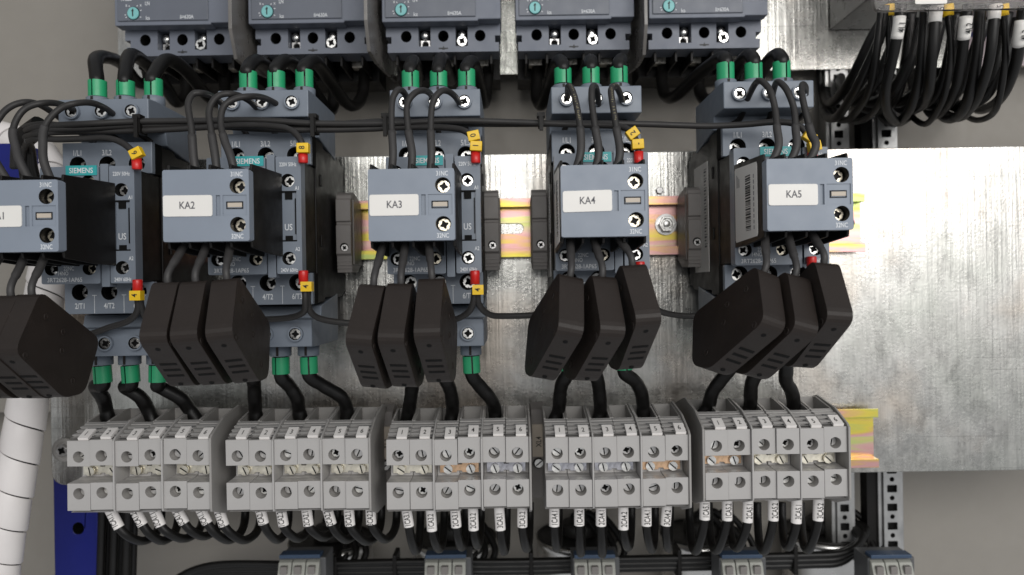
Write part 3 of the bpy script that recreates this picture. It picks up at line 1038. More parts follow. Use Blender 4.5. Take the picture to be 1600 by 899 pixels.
# marked wires below the terminals
SL = [
    [(173, 186), (212, 223), (242, 251), (278, 288), (315, 324), (343, 350)],
    [(407, 412), (439, 443), (479, 482), (512, 518), (545, 547), (579, 580)],
    [(635, 639), (673, 675), (711, 713), (739, 740), (780, 782), (816, 816)],
    [(866, 866), (905, 905), (939, 939), (974, 974), (1010, 1010), (1042, 1040)],
    [(1101, 1101), (1136, 1136), (1169, 1168), (1208, 1208), (1245, 1244), (1279, 1278)],
]
for k in range(5):
    for i in range(6):
        xa, xb = SL[k][i]
        yb = (820, 821, 825, 822, 814)[k] + rng.uniform(-4, 4)
        d0 = 52 - 1.0 * (i % 2)
        top = P(xa - (xb - xa) * 0.5, 786, d0)
        s0 = P(xa, (799, 797, 796, 793, 780)[k], d0)
        s1 = P(xb, yb, d0)
        dx = (62, 44, 14, 8, -24)[k] + rng.uniform(-6, 6)
        dip = (843, 846, 858, 862, 862)[k] + rng.uniform(-7, 5)
        if k == 1 and i == 5:
            dx = 40
        pts = [top, s0, s1, P(xb + dx * 0.22, (yb + dip) / 2 + 3, d0 - 2), P(xb + dx * 0.55, dip, d0 - 10), P(xb + dx * 0.85, dip - 10, d0 - 22),
               P(xb + dx * 0.98, 815, d0 - 34), P(xb + dx * 1.0, 785, d0 - 38)]
        nm = "%dCA%d.%d" % (i // 2 + 1, k + 1, i % 2 + 1)
        t = thing("marked_wire", "black wire with white sleeve %s, %s of six hanging below %s" % (nm, ("first", "second", "third", "fourth", "fifth", "last")[i], NAMES[k]), "wire", pts[0], "marked wires under the terminals")
        MB().tube(pts, 2.35, 12).build("jacket", "cable", t, pts[0])
        a, b_ = Vector(s0), Vector(s1)
        ax = (b_ - a).normalized()
        m_ = MB().tube([a - ax * 2, a, b_, b_ + ax * 0.3], 2.75, 16, raw=True)
        u = Vector((1, 0, 0))
        u = (u - ax * u.dot(ax)).normalized()
        # figures printed round the sleeve
        pts2, fs = text_geo(nm)
        c = (a + b_) / 2
        fw = Vector((0, 1, 0))
        fw = (fw - ax * fw.dot(ax) - u * fw.dot(u)).normalized()
        R_ = 2.82
        m_.add([c - ax * (x * 3.1 * 0.60) + u * (y * -3.1) + fw * R_ for x, y in pts2], fs, 1)
        m_.build("marker_sleeve", ["tag", "print_black"], t, pts[0])


# ------------------------------------------------------------------ end clamps on the upper rail and row markers on the lower rail
def end_clamp():
    t = thing("end_clamp", "", "end clamp", (0, 0, 0), "end clamps on the upper rail")
    pr = [(4, -17), (14, -22), (30, -22.5), (31, -13), (32.5, -12), (32.5, 4.2), (31.2, 4.6), (31.2, 6.0), (32.5, 6.4), (32.5, 18.6), (31.0, 19.2), (31.0, 21), (29, 22.4), (24, 23.5), (10, 21), (4, 17)]
    b = MB().prism_x(pr, -4.2, 4.2)
    for z in (-14, -16, -18, -20):
        b.box(-4.25, 4.25, 29, 30.9, z - 0.5, z + 0.5)
    b.box(-4.6, -3.0, 6, 27, -18, 19)
    b.box(3.0, 4.9, 6, 27, -18, 19)
    b.build("clamp_body", "tbdark", t, bevel=0.3)
    h = MB().slab(circle(0.4, -8.2, 2.7, 20), 32.62, 32.5, [(circle(0.4, -8.2, 2.4, 20), 0.1, 1)])
    h.build("screw_well", ["tbdark", "slot"], t)
    screw(t, (0.6, 32.75, -8.6), 1.9, "cross", "dull", 0.7)
    return t


EC = [(538, "on the rail to the KA3 side of contactor KA2"), (768, "beside contactor KA3 at its coil column"), (843, "beside contactor KA4 at its plain edge"), (1086, "against contactor KA5 with the hex bolt beside")]
ec = end_clamp()
for j, (px, w) in enumerate(EC):
    t = ec if j == 0 else copy_tree(ec)
    q = P(px, 362, 30)
    t.location = (q[0] / 1000, 0, (RAIL_U - 3.2) / 1000)
    t["label"] = "grey-brown ribbed end clamp " + w

for px, txt, w in ((602, "XL3", "before the row below KA3"), (841, "XL4", "before the row below KA4")):
    q = P(px, 700, 34)
    t = thing("row_marker", "narrow end bracket with beige plate lettered %s %s" % (txt, w), "end bracket", (q[0], 0, RAIL_L), "end brackets between the terminal rows")
    b = MB().prism_x([(6, -22), (20, -26), (30, -26), (30, -6), (34, -5), (34, 18), (30, 24), (20, 27), (6, 22)], -3.9, 3.9)
    b.build("bracket", "tbdark", t, bevel=0.4)
    l = MB().slab(rect(-3.3, -1.5, 3.3, 16.5, 0.3), 35.2, 34.05)
    l.text(txt, (0.2, 35.28, 6.8), 3.0, 1, ex=(0, 0, 1), ey=(-1, 0, 0), sx=0.8)
    l.build("marker_plate", ["beige", "print_black"], t)
    w_ = MB().lathe((0, 30.0, -5.2), (0, 1, 0), [(3.0, 0), (3.0, 4.2)], 20)
    w_.build("screw_boss", "black", t)
    screw(t, (0.2, 35.2, -5.3), 2.35, "slot", "steel", -0.7)


# ------------------------------------------------------------------ thin control wires with yellow markers
def marker(parent, origin, at, txt, ang, size=(5.6, 4.6), yaw=0.0):
    b = MB()
    w, h = size
    b.prism_x([(-2.0, -h / 2), (2.0, -h / 2), (2.2, 0), (2.0, h / 2), (-2.0, h / 2)], -w / 2, w / 2)
    b.text(txt, (-0.2, 2.34, 0), 2.6, 1, ex=(0, 0, 1), ey=(-1, 0, 0), sx=0.9)
    c, s = math.cos(ang), math.sin(ang)
    b.v = [(at[0] + x * c - z * s, at[1] + d, at[2] + x * s + z * c) for x, d, z in b.v]
    return b.build("wire_marker", ["yellow", "print_black"], parent, origin, bevel=0.3)


def ferrule(parent, origin, a, b_):
    ax = Vector(b_) - Vector(a)
    return MB().lathe(a, ax, [(2.25, 0), (2.3, ax.length * 0.92), (2.1, ax.length)], 16).build("ferrule", "red", parent, origin)


# upper wires: pixel path of each, its markers and ferrule
UPW = [
    [(36, 262, 60), (38, 232, 72), (52, 217, 86), (90, 218, 90), (130, 217, 90), (165, 216, 92), (188, 222, 94), (206, 236, 97), (213, 250, 97)],
    [(30, 262, 58), (32, 222, 72), (60, 209, 90), (120, 206, 88), (190, 205, 86), (250, 203, 86), (320, 199, 86), (380, 196, 88), (430, 198, 92), (455, 204, 94), (470, 220, 97), (473, 240, 97)],
    [(46, 262, 58), (40, 216, 70), (62, 204, 90), (130, 201, 90), (215, 196, 86), (310, 196, 84), (410, 202, 84), (480, 203, 84), (560, 202, 84), (640, 199, 85), (700, 200, 90), (728, 206, 95), (741, 222, 97), (743, 240, 97)],
    [(24, 262, 58), (30, 216, 70), (58, 199, 90), (130, 194, 92), (215, 190, 88), (310, 189, 86), (400, 188, 86), (490, 193, 86), (600, 193, 86), (700, 189, 86), (800, 191, 86), (900, 195, 88), (960, 197, 92), (982, 203, 95), (993, 218, 97), (998, 240, 97)],
    [(20, 262, 56), (26, 212, 70), (58, 195, 88), (130, 198, 88), (215, 194, 84), (310, 193, 82), (400, 192, 82), (490, 196, 82), (600, 190, 82), (700, 193, 82), (800, 194, 82), (900, 193, 84), (1000, 194, 84), (1100, 197, 84), (1160, 195, 88), (1210, 191, 92), (1245, 195, 95), (1262, 212, 97), (1270, 232, 97)],
]
UMK = [[((214, 240), "6", 0.45)], [((474, 232), "8", 0.0)], [((740, 213), "0", 0.2), ((744, 229), "1", -0.06)], [((988, 209), "2", 0.6), ((996, 226), "-", 0.05)], [((1264, 214), "2", -0.6), ((1272, 229), "1", 0.2)]]
for k in range(5):
    pts = [P(*q) for q in UPW[k]]
    t = thing("control_wire", "thin black control wire running along the top to the coil of %s" % NAMES[k], "wire", pts[0], "control wires along the top")
    MB().tube(pts, 1.55, 10).build("jacket", "wire", t, pts[0])
    for (px, py), tx, ang in UMK[k]:
        marker(t, pts[0], P(px, py, 98.4), tx, ang)
    e = pts[-1]
    ferrule(t, pts[0], (e[0], e[1] - 0.3, e[2] + 1.0), (e[0], e[1] - 0.6, e[2] - 4.5))

LMK = [(214, 462), (480, 448), (747, 453), (1003, 436), (1270, 430)]
LRED = [(215, 442), (474, 428), (742, 428), (1000, 414), (1268, 406)]
LOW = [
    [(214, 458, 97), (215, 485, 94), (200, 502, 90), (170, 512, 86), (140, 522, 82), (90, 528, 78)],
    [(219, 458, 97), (221, 480, 94), (232, 500, 88), (265, 505, 84), (330, 502, 82), (400, 500, 84), (450, 497, 88), (474, 488, 94), (477, 470, 97), (476, 445, 97)],
    [(482, 445, 97), (482, 480, 94), (500, 498, 88), (550, 505, 82), (620, 503, 80), (690, 502, 84), (720, 496, 90), (737, 480, 95), (742, 450, 97)],
    [(747, 450, 97), (748, 475, 94), (766, 492, 86), (800, 494, 80), (860, 492, 76), (930, 494, 78), (980, 484, 88), (998, 460, 95), (1001, 432, 97)],
    [(1004, 432, 97), (1008, 465, 93), (1030, 486, 80), (1070, 494, 74), (1110, 492, 74), (1180, 490, 80), (1240, 475, 90), (1265, 450, 95), (1268, 425, 97)],
]
for k in range(5):
    pts = [P(*q) for q in LOW[k]]
    lab = "thin black wire leaving the lower coil clamp of KA1 behind the boxes" if k == 0 else "thin black wire linking the lower coil clamps of %s and %s" % (NAMES[k - 1], NAMES[k])
    t = thing("link_wire", lab, "wire", pts[0], "link wires along the lower coil clamps")
    MB().tube(pts, 1.55, 10).build("jacket", "wire", t, pts[0])
    marker(t, pts[0], P(*LMK[k], 98.4), "4", 0.0, (5.2, 4.6))
    a = P(*LRED[k], 97)
    ferrule(t, pts[0], (a[0], a[1], a[2] - 5), (a[0], a[1], a[2] + 1.5))

TIES = [(220, 198, 86, "above contactor KA1"), (492, 197, 84, "above the edge of contactor KA2"), (604, 196, 84, "before the first arching wire of KA3"), (845, 191, 86, "between contactors KA3 and KA4")]
for px, py, d, w in TIES:
    q = P(px, py, d)
    b = MB()
    hz = 3.9 if px < 700 else 2.6
    b.slab(rect(-1.3, -hz, 1.3, hz, 0.4), 4.0, -4.0, [])
    b.box(-1.9, 1.9, -0.5, 4.6, hz - 0.8, hz + 1.2)
    b.box(-0.9, 0.9, 3.6, 5.4, -hz - 2.4, hz)
    tag(b.build("cable_tie", "black", loc=q, bevel=0.4), "black cable tie round the control wires " + w, "cable tie", "cable ties on the control wires")
# gathered cable bundle at the far edge of KA1
q = P(38, 232, 66)
t = thing("wire_bundle", "black taped bundle of wires beside contactor KA1 and the white wrap", "wire bundle", q)
for j in range(6):
    a = [P(58 - j * 3, 205 + j * 3, 76 + j % 3 * 3), P(40 + j * 2, 222 + j * 2, 70), P(34 + j * 4, 260, 60), P(40 + j * 5, 310, 46), P(44 + j * 5, 380, 40)]
    MB().tube(a, 1.6, 8).build("wire", "cable", t, q)
MB().tube([P(64, 196, 80), P(50, 206, 78), P(38, 216, 74)], 5.0, 14).build("tape", "black", t, q)


# ------------------------------------------------------------------ breakers along the top
BP = 78.7


def build_breaker():
    t = thing("breaker", "", "circuit breaker", (0, 0, 0), "breakers along the top")
    holes = [(circle(x, 9.6, 3.45, 24), 14, 1, 1) for x in (13.6, 37.6, 61.4)]
    holes += [(rect(x - 3.9, 3.6, x + 3.9, 15.6), 8, 1) for x in (25.4, 49.4)]
    b = MB().slab([(1.5, 0), (73.5, 0), (73.5, 5.5), (71, 5.5), (71, 9.5), (74.5, 9.5), (74.5, 18), (0.5, 18), (0.5, 9.5), (4, 9.5), (4, 5.5), (1.5, 5.5)], 2, -14, holes)
    low = b.build("terminal_cover", ["breaker", "slot"], t, bevel=0.35)
    MB().box(1.5, 73.5, -62, -14.2, 9, 120).build("back_case", "black", t, bevel=0.5)
    u = MB()
    u.box(0, 75, -20, 10.5, 18.2, 110)
    u.slab([(0, 14.8), (60.5, 14.8), (60.5, 15.8), (75, 15.8), (75, 110), (0, 110)], 12.5, 4)
    u.build("front_cover", "breaker", t, bevel=0.5)
    p = MB().slab(rect(2.2, 17.2, 59.2, 70), 13.4, 12.6, [(circle(12.3, 21.6, 3.9, 26), 0.7, 1)])
    pan = p.build("trip_panel", ["panel", "slot"], t, bevel=0.3)
    d = MB().lathe((12.3, 12.9, 21.6), (0, 1, 0), [(3.6, 0), (3.6, 1.0), (3.3, 1.3)], 28)
    d.box(11.95, 12.65, 14.1, 14.35, 19.6, 23.6, 1)
    d.add([(11.3, 14.36, 22.6), (13.1, 14.36, 22.9), (12.5, 14.36, 24.3)], [(0, 1, 2)], 1)
    d.build("dial", ["dial", "print_black"], pan)
    tx = MB()
    for a in (0.35, 1.05, 2.1, 3.3, -0.45, 3.6):
        r0, r1 = 4.6, 5.5
        c, s = math.cos(a), math.sin(a)
        tx.quad((12.3 + r0 * c - 0.25 * s, 13.46, 21.6 + r0 * s + 0.25 * c), (12.3 + r1 * c - 0.25 * s, 13.46, 21.6 + r1 * s + 0.25 * c),
                (12.3 + r1 * c + 0.25 * s, 13.46, 21.6 + r1 * s - 0.25 * c), (12.3 + r0 * c + 0.25 * s, 13.46, 21.6 + r0 * s - 0.25 * c))
    tx.text("TM220", (7.8, 13.46, 30.2), 2.2, sx=0.8)
    tx.text("TM 80", (53.5, 13.46, 31), 2.2, sx=0.8)
    tx.text("I,N", (21.2, 13.46, 27.4), 2.2, sx=0.8)
    tx.text("Ics", (21.4, 13.46, 18.9), 2.2, sx=0.8)
    tx.text("x", (8, 13.46, 26.6), 1.9, sx=0.8)
    tx.text("x", (17, 13.46, 26.6), 1.9, sx=0.8)
    tx.text("Ii=630A", (46, 13.46, 19.2), 2.2, sx=0.85)
    tx.build("lettering", "print_white", pan)
    lg = MB()
    lg.box(34.5, 40.5, 2.02, 2.1, 1.8, 2.6, 0)
    lg.add([(36.6, 2.12, 1.4), (38.6, 2.12, 1.4), (37.6, 2.12, 3.8)], [(0, 1, 2)], 0)
    lg.build("arrow_mark", "print_black", low)
    for x, big in ((25.4, 0), (49.4, 1)):
        MB().lathe((x, -4, 11.4), (0, 1, 0), [(2.6, 0), (2.6, 2.4), (1.9, 3.2), (0.6, 3.6)], 18).build("stud", "steel", low)
        if big:
            screw(low, (x + 0.3, 3.2, 6.2), 3.1, "cross", "steel", 0.6)
        else:
            MB().slab(rect(x - 2.9, 3.9, x + 2.9, 8.7), -3.2, -5, [(circle(x, 6.2, 2.2, 18), 1.5, 1)]).build("screw_hole", ["dull", "slot"], low)
    lo = MB()
    for x in (13.6, 37.6, 61.4):
        lo.box(x - 7.4, x - 6.2, -55, -3, -6, -0.2)
        lo.box(x + 6.2, x + 7.4, -55, -3, -6, -0.2)
    lo.box(1.6, 73.4, -60, -34, -7, 8.8)
    lo.build("terminal_shroud", "black", t)
    for x in (13.6, 37.6, 61.4):
        c = MB()
        c.box(x - 4.6, x + 4.6, -30, -22, -1.4, 4.4)
        c.slab(circle(x, 1, 2.4, 6), -20.6, -22)
        c.build("terminal_lug", "lug", t, bevel=0.5)
    return t


BX0 = P(186, 60, 8)[0]
BZ0 = 143.0
bp = build_breaker()
LABB = ["breaker above contactor KA1", "breaker above contactor KA2", "breaker above contactor KA3", "breaker above contactor KA4", "breaker above contactor KA5, last in the row"]
for k in range(5):
    t = bp if k == 0 else copy_tree(bp)
    t.location = ((BX0 + k * BP) / 1000, 0, (BZ0 - 0.15 * k) / 1000)
    t.scale.x = 70 / 75
    t["label"] = "slate-grey " + LABB[k]
for k, dd, w in ((0, 30, "first and second"), (1, 40, "second and third"), (3, 26, "fourth and last")):
    x = BX0 + (k + 1) * BP - 4.3
    o = MB().prism_x([(-62, 0), (-62, 110), (dd, 110), (dd, 6), (dd - 8, -9), (dd - 30, -9)], -1.0, 1.0).build("phase_barrier", "barrier", loc=(x, 0, BZ0), bevel=0.2)
    tag(o, "upright dark grey barrier sheet between the %s breakers" % w, "barrier", "barrier sheets between breakers")

# ------------------------------------------------------------------ large switch with looped cables at the top corner
bq = P(1297, 47, -64)
t = thing("switch_unit", "large grey metal-sided switch at the top corner under a clear cover", "switch", (bq[0], 0, bq[2]))
MB().box(0, 200, -64, 46, 0, 120).build("housing", "barrier", t, bevel=0.6)
MB().box(14, 190, 46.2, 60, 5, 100).build("terminal_body", "black", t, bevel=0.6)
cv0, cv1 = P(1366, 17, 78), P(1640, 17, 78)
o = MB().slab(rect(cv0[0], cv0[2], cv1[0], cv0[2] + 60, 3), 78, 75.5).build("clear_cover", "acrylic", t, (bq[0], 0, bq[2]), bevel=0.3)
lp = P(1456, -4, 79)
tag(MB().slab(rect(-8, -3, 8, 6, 0.6), 0.3, 0).build("cover_sticker", "white", loc=(lp[0], 78.1, lp[2])), "small white sticker on the clear cover at the top corner", "sticker")
tag(MB().slab(rect(0, 0, 60, 27), 0.4, 0).build("film_sheet", "film", loc=(P(1512, 104, -64)[0], -64.6, P(1512, 104, -64)[2])),
    "pale pink film on the upper plate behind the looped cables", "film")
tag(MB().slab(rect(0, 0, 60, 3.2), 0.8, 0.2).build("blue_strip", "bluepaint", loc=(P(1512, 60, -64)[0], -64.3, P(1512, 58, -64)[2])),
    "thin blue strip on the upper plate behind cable 4L2", "strip")

LOOPS = [
    ([(1384, 10), (1374, 60), (1352, 110), (1330, 152), (1306, 184), (1288, 178), (1284, 150)], 3.0, None),
    ([(1378, 12), (1370, 80), (1362, 130), (1345, 165), (1322, 188), (1296, 176), (1286, 140)], 2.4, None),
    ([(1388, 8), (1389, 80), (1381, 140), (1366, 174), (1342, 190), (1314, 184), (1300, 160)], 2.0, "y"),
    ([(1408, 8), (1403, 50), (1394, 95), (1384, 140), (1386, 172), (1402, 191), (1422, 180), (1437, 150), (1440, 120)], 3.0, "4L1"),
    ([(1446, 10), (1440, 90), (1432, 140), (1417, 178), (1396, 192), (1374, 178), (1362, 150)], 3.0, None),
    ([(1463, 10), (1456, 90), (1450, 145), (1436, 168), (1410, 172), (1396, 150)], 3.2, "5"),
    ([(1480, 8), (1486, 80), (1478, 140), (1465, 172), (1446, 194), (1424, 182), (1405, 158), (1398, 130)], 2.0, "y"),
    ([(1512, 8), (1507, 50), (1502, 95), (1493, 140), (1478, 168), (1458, 180), (1444, 160), (1440, 130)], 3.1, "4L2"),
    ([(1532, 10), (1526, 90), (1514, 150), (1498, 180), (1478, 185), (1462, 168), (1456, 140)], 3.2, None),
    ([(1555, 8), (1548, 80), (1535, 132), (1519, 166), (1498, 184), (1472, 174), (1460, 145)], 3.0, "5"),
    ([(1566, 8), (1571, 80), (1562, 150), (1551, 178), (1527, 188), (1506, 178), (1494, 155)], 2.0, "y"),
    ([(1600, 10), (1593, 60), (1587, 100), (1569, 145), (1549, 166), (1526, 170), (1512, 145)], 3.3, "4L3"),
    ([(1424, 20), (1416, 90), (1405, 140), (1385, 168), (1352, 170), (1330, 140)], 3.2, None),
    ([(1495, 20), (1480, 100), (1462, 150), (1430, 165), (1400, 150), (1390, 110)], 3.2, None),
    ([(1575, 20), (1556, 100), (1532, 145), (1495, 165), (1465, 150), (1455, 110)], 3.2, None),
    ([(1396, 5), (1362, 60), (1335, 115), (1312, 150), (1296, 160), (1290, 140)], 3.4, None),
    ([(1470, 30), (1450, 110), (1425, 150), (1395, 160), (1370, 140), (1362, 105)], 3.6, None),
    ([(1410, 30), (1388, 90), (1362, 135), (1335, 158), (1318, 140), (1312, 118)], 4.0, None),
    ([(1510, 30), (1486, 100), (1460, 145), (1425, 165), (1400, 150), (1392, 120)], 4.0, None),
    ([(1590, 30), (1566, 100), (1538, 150), (1500, 168), (1478, 150), (1468, 118)], 4.0, None),
    ([(1440, 30), (1420, 100), (1392, 145), (1360, 160), (1342, 140), (1334, 118)], 4.0, None),
    ([(1540, 30), (1512, 110), (1488, 152), (1455, 165), (1430, 145), (1424, 110)], 3.6, None),
]
LW = ["outermost at the breaker side", "thin one, next to the outermost", "with first yellow sleeve", "lettered 4L1", "looping low just past cable 4L1", "marked 5 between 4L1 and 4L2", "with middle yellow sleeve", "lettered 4L2",
      "hanging just past cable 4L2", "marked 5 between 4L2 and 4L3", "with last yellow sleeve", "lettered 4L3", "behind cable 4L1", "behind cable 4L2", "behind cable 4L3", "shadowed behind the outermost", "in the dark between 4L1 and 4L2", "thick and rearmost near the housing", "thick and rearmost behind the middle yellow sleeve", "thick and rearmost behind the last yellow sleeve", "thick and rearmost behind the first yellow sleeve", "in the dark between 4L2 and 4L3"]
for j, (path, r, mk) in enumerate(LOOPS):
    n = len(path)
    dz = (70 if mk and mk != "y" else 60) if j < 12 else 38
    pts = [P(a, b_, dz - (dz + 71) * (i / (n - 1)) ** 2.0) for i, (a, b_) in enumerate(path)]
    pts.append((pts[-1][0], -73.5, pts[-1][2] + 22))
    pts.append((pts[-1][0], -74, pts[-1][2] + 60))
    t = thing("looped_cable", "black looped cable under the clear cover, " + LW[j], "cable", pts[0], "looped cables under the clear cover")
    r *= 0.88
    MB().tube(pts, r, 12).build("jacket", "cable", t, pts[0])
    s = spline(pts, 8)
    if mk == "y":
        MB().tube([pts[0], Vector(pts[0]).lerp(Vector(pts[1]), 0.24)], 2.8, 14, raw=True).build("yellow_sleeve", "yellow", t, pts[0])
    elif mk:
        f0, f1 = (4, 10) if mk.startswith("4") else (0, 3)
        q0, q1 = s[f0], s[f1]
        ax = (Vector(q1) - Vector(q0)).normalized()
        m_ = MB().tube(s[f0:f1 + 1], r + 0.35, 16, raw=True)
        u = Vector((1, 0, 0))
        u = (u - ax * u.dot(ax)).normalized()
        fw = Vector((0, 1, 0))
        fw = (fw - ax * fw.dot(ax) - u * fw.dot(u)).normalized()
        c = Vector(s[(f0 + f1) // 2])
        R_ = r + 0.95
        pts2, fs = text_geo(mk)
        m_.add([c - ax * (x * 3.5 * 0.72) + u * (y * -3.5) + fw * R_ for x, y in pts2], fs, 1)
        m_.build("marker_sleeve", ["white", "print_black"], t, pts[0])


# ------------------------------------------------------------------ perforated uprights behind the plates
def upright(px0, px1, d, label, grp):
    a, b_ = P(px0, 200, d), P(px1, 200, d)
    x0, x1 = a[0], b_[0]
    W = x1 - x0
    t = thing("upright", label, "upright", (x0, d, 0), grp)
    holes = []
    z = -300
    while z < 300:
        holes.append((rect(W * 0.2, z - 2.6, W * 0.8, z + 2.6, 0.6), 3, 1, 1))
        holes.append((circle(W * 0.5, z + 6.5, 1.7, 12), 3, 1, 1))
        z += 13
    MB().slab(rect(0, -310, W, 310), 0, -3.2, holes).build("perforated_face", ["struct", "slot"], t)
    MB().box(-3, -0.2, -14, -2, -310, 310).box(W + 0.2, W + 3, -14, -2, -310, 310).box(W + 3.2, W + 5.5, -14, -8, -310, 310).build("flange", "struct", t, bevel=0.4)
    return t


upright(1299, 1322, -66, "perforated zinc upright behind the plates, the one nearer contactor KA5", "perforated uprights")
upright(1372, 1398, -66, "perforated zinc upright behind the plates, the one farther from KA5", "perforated uprights")
xx = P(1338, 200, -90)
tag(MB().box(-6, 6, -10, 0, -310, 310).build("dark_post", "black", loc=(xx[0], -70, 0)), "black post standing between the two perforated uprights", "post")

# ------------------------------------------------------------------ far edge: blue post, spiral wrap, cable runs
a, b_ = P(84, 830, -22), P(153, 830, -22)
o = MB().slab(rect(0, -330, b_[0] - a[0], -40), 0, -20, [(circle(P(122, 826, -22)[0] - a[0], P(122, 826, -22)[2], 3.6, 22), 12, 1, 1)]).build("blue_post", ["bluepaint", "slot"], loc=(a[0], -22, 0), bevel=0.8)
tag(o, "blue painted post with a round hole below the first terminal row", "post")
q = P(5, 292, 10)
tag(MB().box(0, 22, 0, 18, 0, 22).build("blue_bracket", "bluepaint", loc=q, bevel=0.6), "small blue bracket behind the wires beside contactor KA1", "bracket")


def spiral(path, r, pitch, width, label):
    t = thing("spiral_wrap", label, "cable wrap", P(*path[0]))
    org = P(*path[0])
    q = spline([P(*p) for p in path], 40)
    L = [0]
    for i in range(1, len(q)):
        L.append(L[-1] + (q[i] - q[i - 1]).length)

    def at(s):
        s = max(0, min(L[-1] - 1e-3, s))
        lo, hi = 0, len(L) - 1
        while hi - lo > 1:
            m = (lo + hi) // 2
            if L[m] <= s:
                lo = m
            else:
                hi = m
        f = (s - L[lo]) / (L[hi] - L[lo] + 1e-9)
        return q[lo].lerp(q[hi], f), (q[hi] - q[lo]).normalized()
    b = MB()
    n = 30
    turns = L[-1] / pitch
    cnt = int(turns * n)
    prof = [(0, -0.3), (0.05, 0.0), (0.95, 0.55), (1.0, 0.1), (1.0, -1.0), (0, -1.0)]
    vs, fs = [], []
    for i in range(cnt + 1):
        th = 2 * PI * i / n
        for v, dr in prof:
            s = pitch * i / n + v * width
            p, tn = at(s)
            u = Vector((0, 1, 0))
            u = (u - tn * u.dot(tn)).normalized()
            w = tn.cross(u)
            vs.append(p + (u * math.cos(th) + w * math.sin(th)) * (r + dr))
    k = len(prof)
    for i in range(cnt):
        for j in range(k):
            fs.append((i * k + j, i * k + (j + 1) % k, (i + 1) * k + (j + 1) % k, (i + 1) * k + j))
    b.add(vs, fs, 0, True)
    o = b.build("wrap_band", "wrap", t, org)
    md = o.modifiers.new("split", "EDGE_SPLIT")
    md.split_angle = math.radians(40)
    MB().tube([P(*p) for p in path], r - 1.6, 16).build("inner_cables", "black", t, org)


spiral([(-60, 196, -14), (-10, 212, -10), (40, 230, -6), (74, 256, 0), (86, 304, 8), (84, 380, 18), (72, 450, 20), (58, 540, 24), (36, 680, 28), (14, 800, 30), (-2, 900, 30), (-8, 980, 30)], 10.2, 19, 18.15,
       "fat white spiral-wrapped cable bundle hanging at the cabinet edge beside KA1")
for j in range(6):
    x = 158 + j * 10
    pts = [P(x + 4, 740, -24 - (j % 2) * 9), P(x + 2, 800, -22 - (j % 2) * 9), P(x, 860, -22 - (j % 2) * 9), P(x - 3, 960, -22 - (j % 2) * 9)]
    o = MB().tube(pts, 2.5, 12).build("riser_cable", "cable", origin=pts[0])
    tag(o, "black cable running down near the blue post, %s from the post" % ("first", "second", "third", "fourth", "fifth", "sixth")[j], "cable", "cables running down beside the blue post")

# ------------------------------------------------------------------ capacitors and their terminal modules at the bottom
CAPP = 90.5
cz = -181.5
for k in range(5):
    x = P(711, 838, -95)[0] + (k - 1) * CAPP
    if k == 0:
        t0 = thing("capacitor", "", "capacitor", (0, 0, 0), "capacitor cans at the bottom")
        MB().lathe((0, 0, -150), (0, 0, 1), [(30, 0), (30, 143), (31, 144.2), (31.2, 149)], 48).build("can", "alu", t0)
        c = MB().lathe((0, 0, -0.9), (0, 0, 1), [(30.4, 0), (30.4, 1.2), (29, 1.6), (28.4, 0.2)], 48)
        c.build("lid", "capdark", t0)
        c = MB().lathe((0, 0, 0.4), (0, 0, 1), [(13, 0), (13, 7), (11.5, 9), (6, 9), (6, 13), (5, 14)], 30)
        c.build("terminal_cap", "capdark", t0, bevel=0.4)
        t = t0
    else:
        t = copy_tree(t0)
    t.location = (x / 1000, 0.0945, cz / 1000)
    t["label"] = "round aluminium capacitor with dark lid below the terminal row of %s" % NAMES[k]
    # three leads into the lid
    for j in range(3):
        a = (x - 4 + j * 7, -92 + j * 2, cz + 13)
        pts = [a, (a[0] + 5, a[1] + 3, cz + 17), (a[0] + 14, a[1] + 10, cz + 9), (a[0] + 20, -70, cz - 3), (a[0] + 14, -63, cz - 13)]
        o = MB().tube(pts, 2.4, 10).build("capacitor_lead", "cable", origin=pts[0])
        tag(o, "short black lead, %s of three on the capacitor lid below %s" % (POLE[j], NAMES[k]), "lead", "leads on the capacitor lids")
MODX = [466, 696, 931, 1163, 1398]
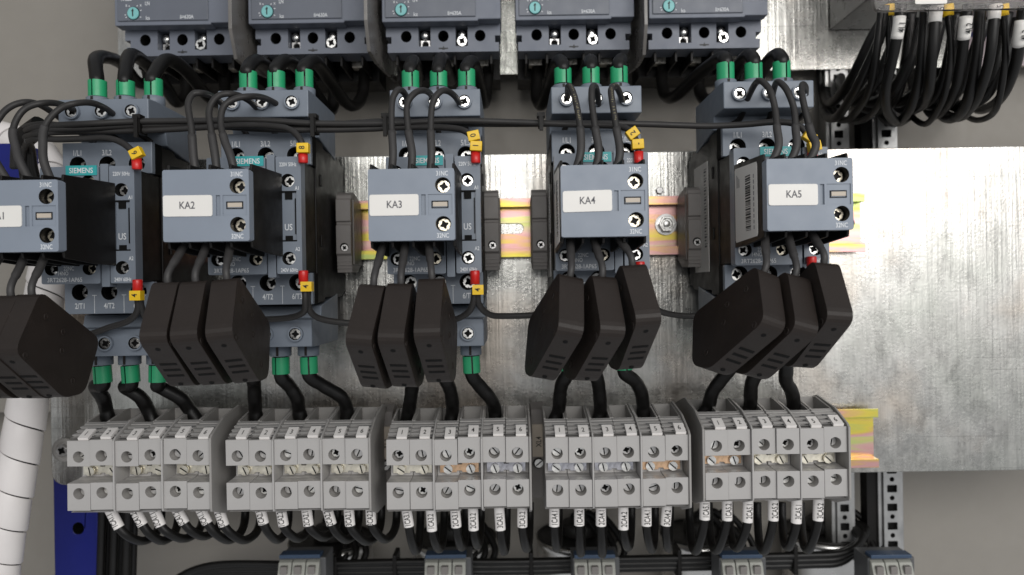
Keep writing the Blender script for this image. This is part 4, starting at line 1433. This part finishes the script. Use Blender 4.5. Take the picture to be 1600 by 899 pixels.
for k in range(5):
    q = P(MODX[k], 904, -19)
    if k == 0:
        t0 = thing("terminal_module", "", "terminal module", (0, 0, 0), "three-pole modules at the bottom")
        MB().box(-14, 16, -26, -6, -40, 11).build("module_body", "moddark", t0, bevel=0.8)
        MB().box(-13, 13, -12, -3.5, 11.2, 13.6).build("blue_strip", "modblue", t0, bevel=0.4)
        for j in range(3):
            x0 = -13.2 + j * 8.8
            b = MB()
            b.prism_x([(-5.8, -60), (2, -60), (2, -12), (0, 2), (-3, 9), (-5.8, 10)], x0, x0 + 8.2)
            b.box(x0 + 1.8, x0 + 6.2, -2.6, 0.9, 2.5, 7.5, 1)
            b.box(x0 + 2.0, x0 + 6.4, 0, 2.2, -11, -3.0, 1)
            b.build("pole_block", ["modgrey", "tbdark"], t0, bevel=0.4)
        t = t0
    else:
        t = copy_tree(t0)
    t.location = (q[0] / 1000, 0.019, q[2] / 1000)
    t["label"] = "grey three-pole terminal module with blue strip at the bottom below %s" % NAMES[k]
for j in range(6):
    yy = 870 + (j % 3) * 7.5
    d = -50 - (j // 3) * 6 - (j % 3) * 1.5
    pts = [P(230 + j * 6, 960, d), P(262 + j * 4, 915, d), P(330, 884 + (j % 3) * 7, d), P(470, 882 + (j % 3) * 7, d), P(640, 878 + (j % 3) * 8, d), P(800, yy + 8, d), P(960, yy + 4, d), P(1120, yy + 1, d), P(1260, yy - 2, d), P(1318, yy - 6 - j, d),
           P(1344 + j * 2, 846 - j * 3, d - 6), P(1330 + j, 826 - j * 2, d - 20)]
    o = MB().tube(pts, 2.45, 12).build("trunk_cable", "cable", origin=pts[0])
    tag(o, "black cable of the thick run crossing the capacitors, %s in its %s layer" % (("upper", "middle", "lower")[j % 3], ("front", "rear")[j // 3]), "cable", "cables of the run in front of the capacitors")
for px, py in ((525, 890), (618, 888), (830, 884), (1060, 880), (1240, 872)):
    q = P(px, py, -52)
    tag(MB().box(-1.4, 1.4, -12, 4.5, -10, 10).build("cable_tie", "black", loc=q, bevel=0.5), "black cable tie round the thick cable run, nearest the %s module" % {525: "first", 618: "second", 830: "third", 1060: "fourth", 1240: "last"}[px], "cable tie", "ties round the thick cable run")
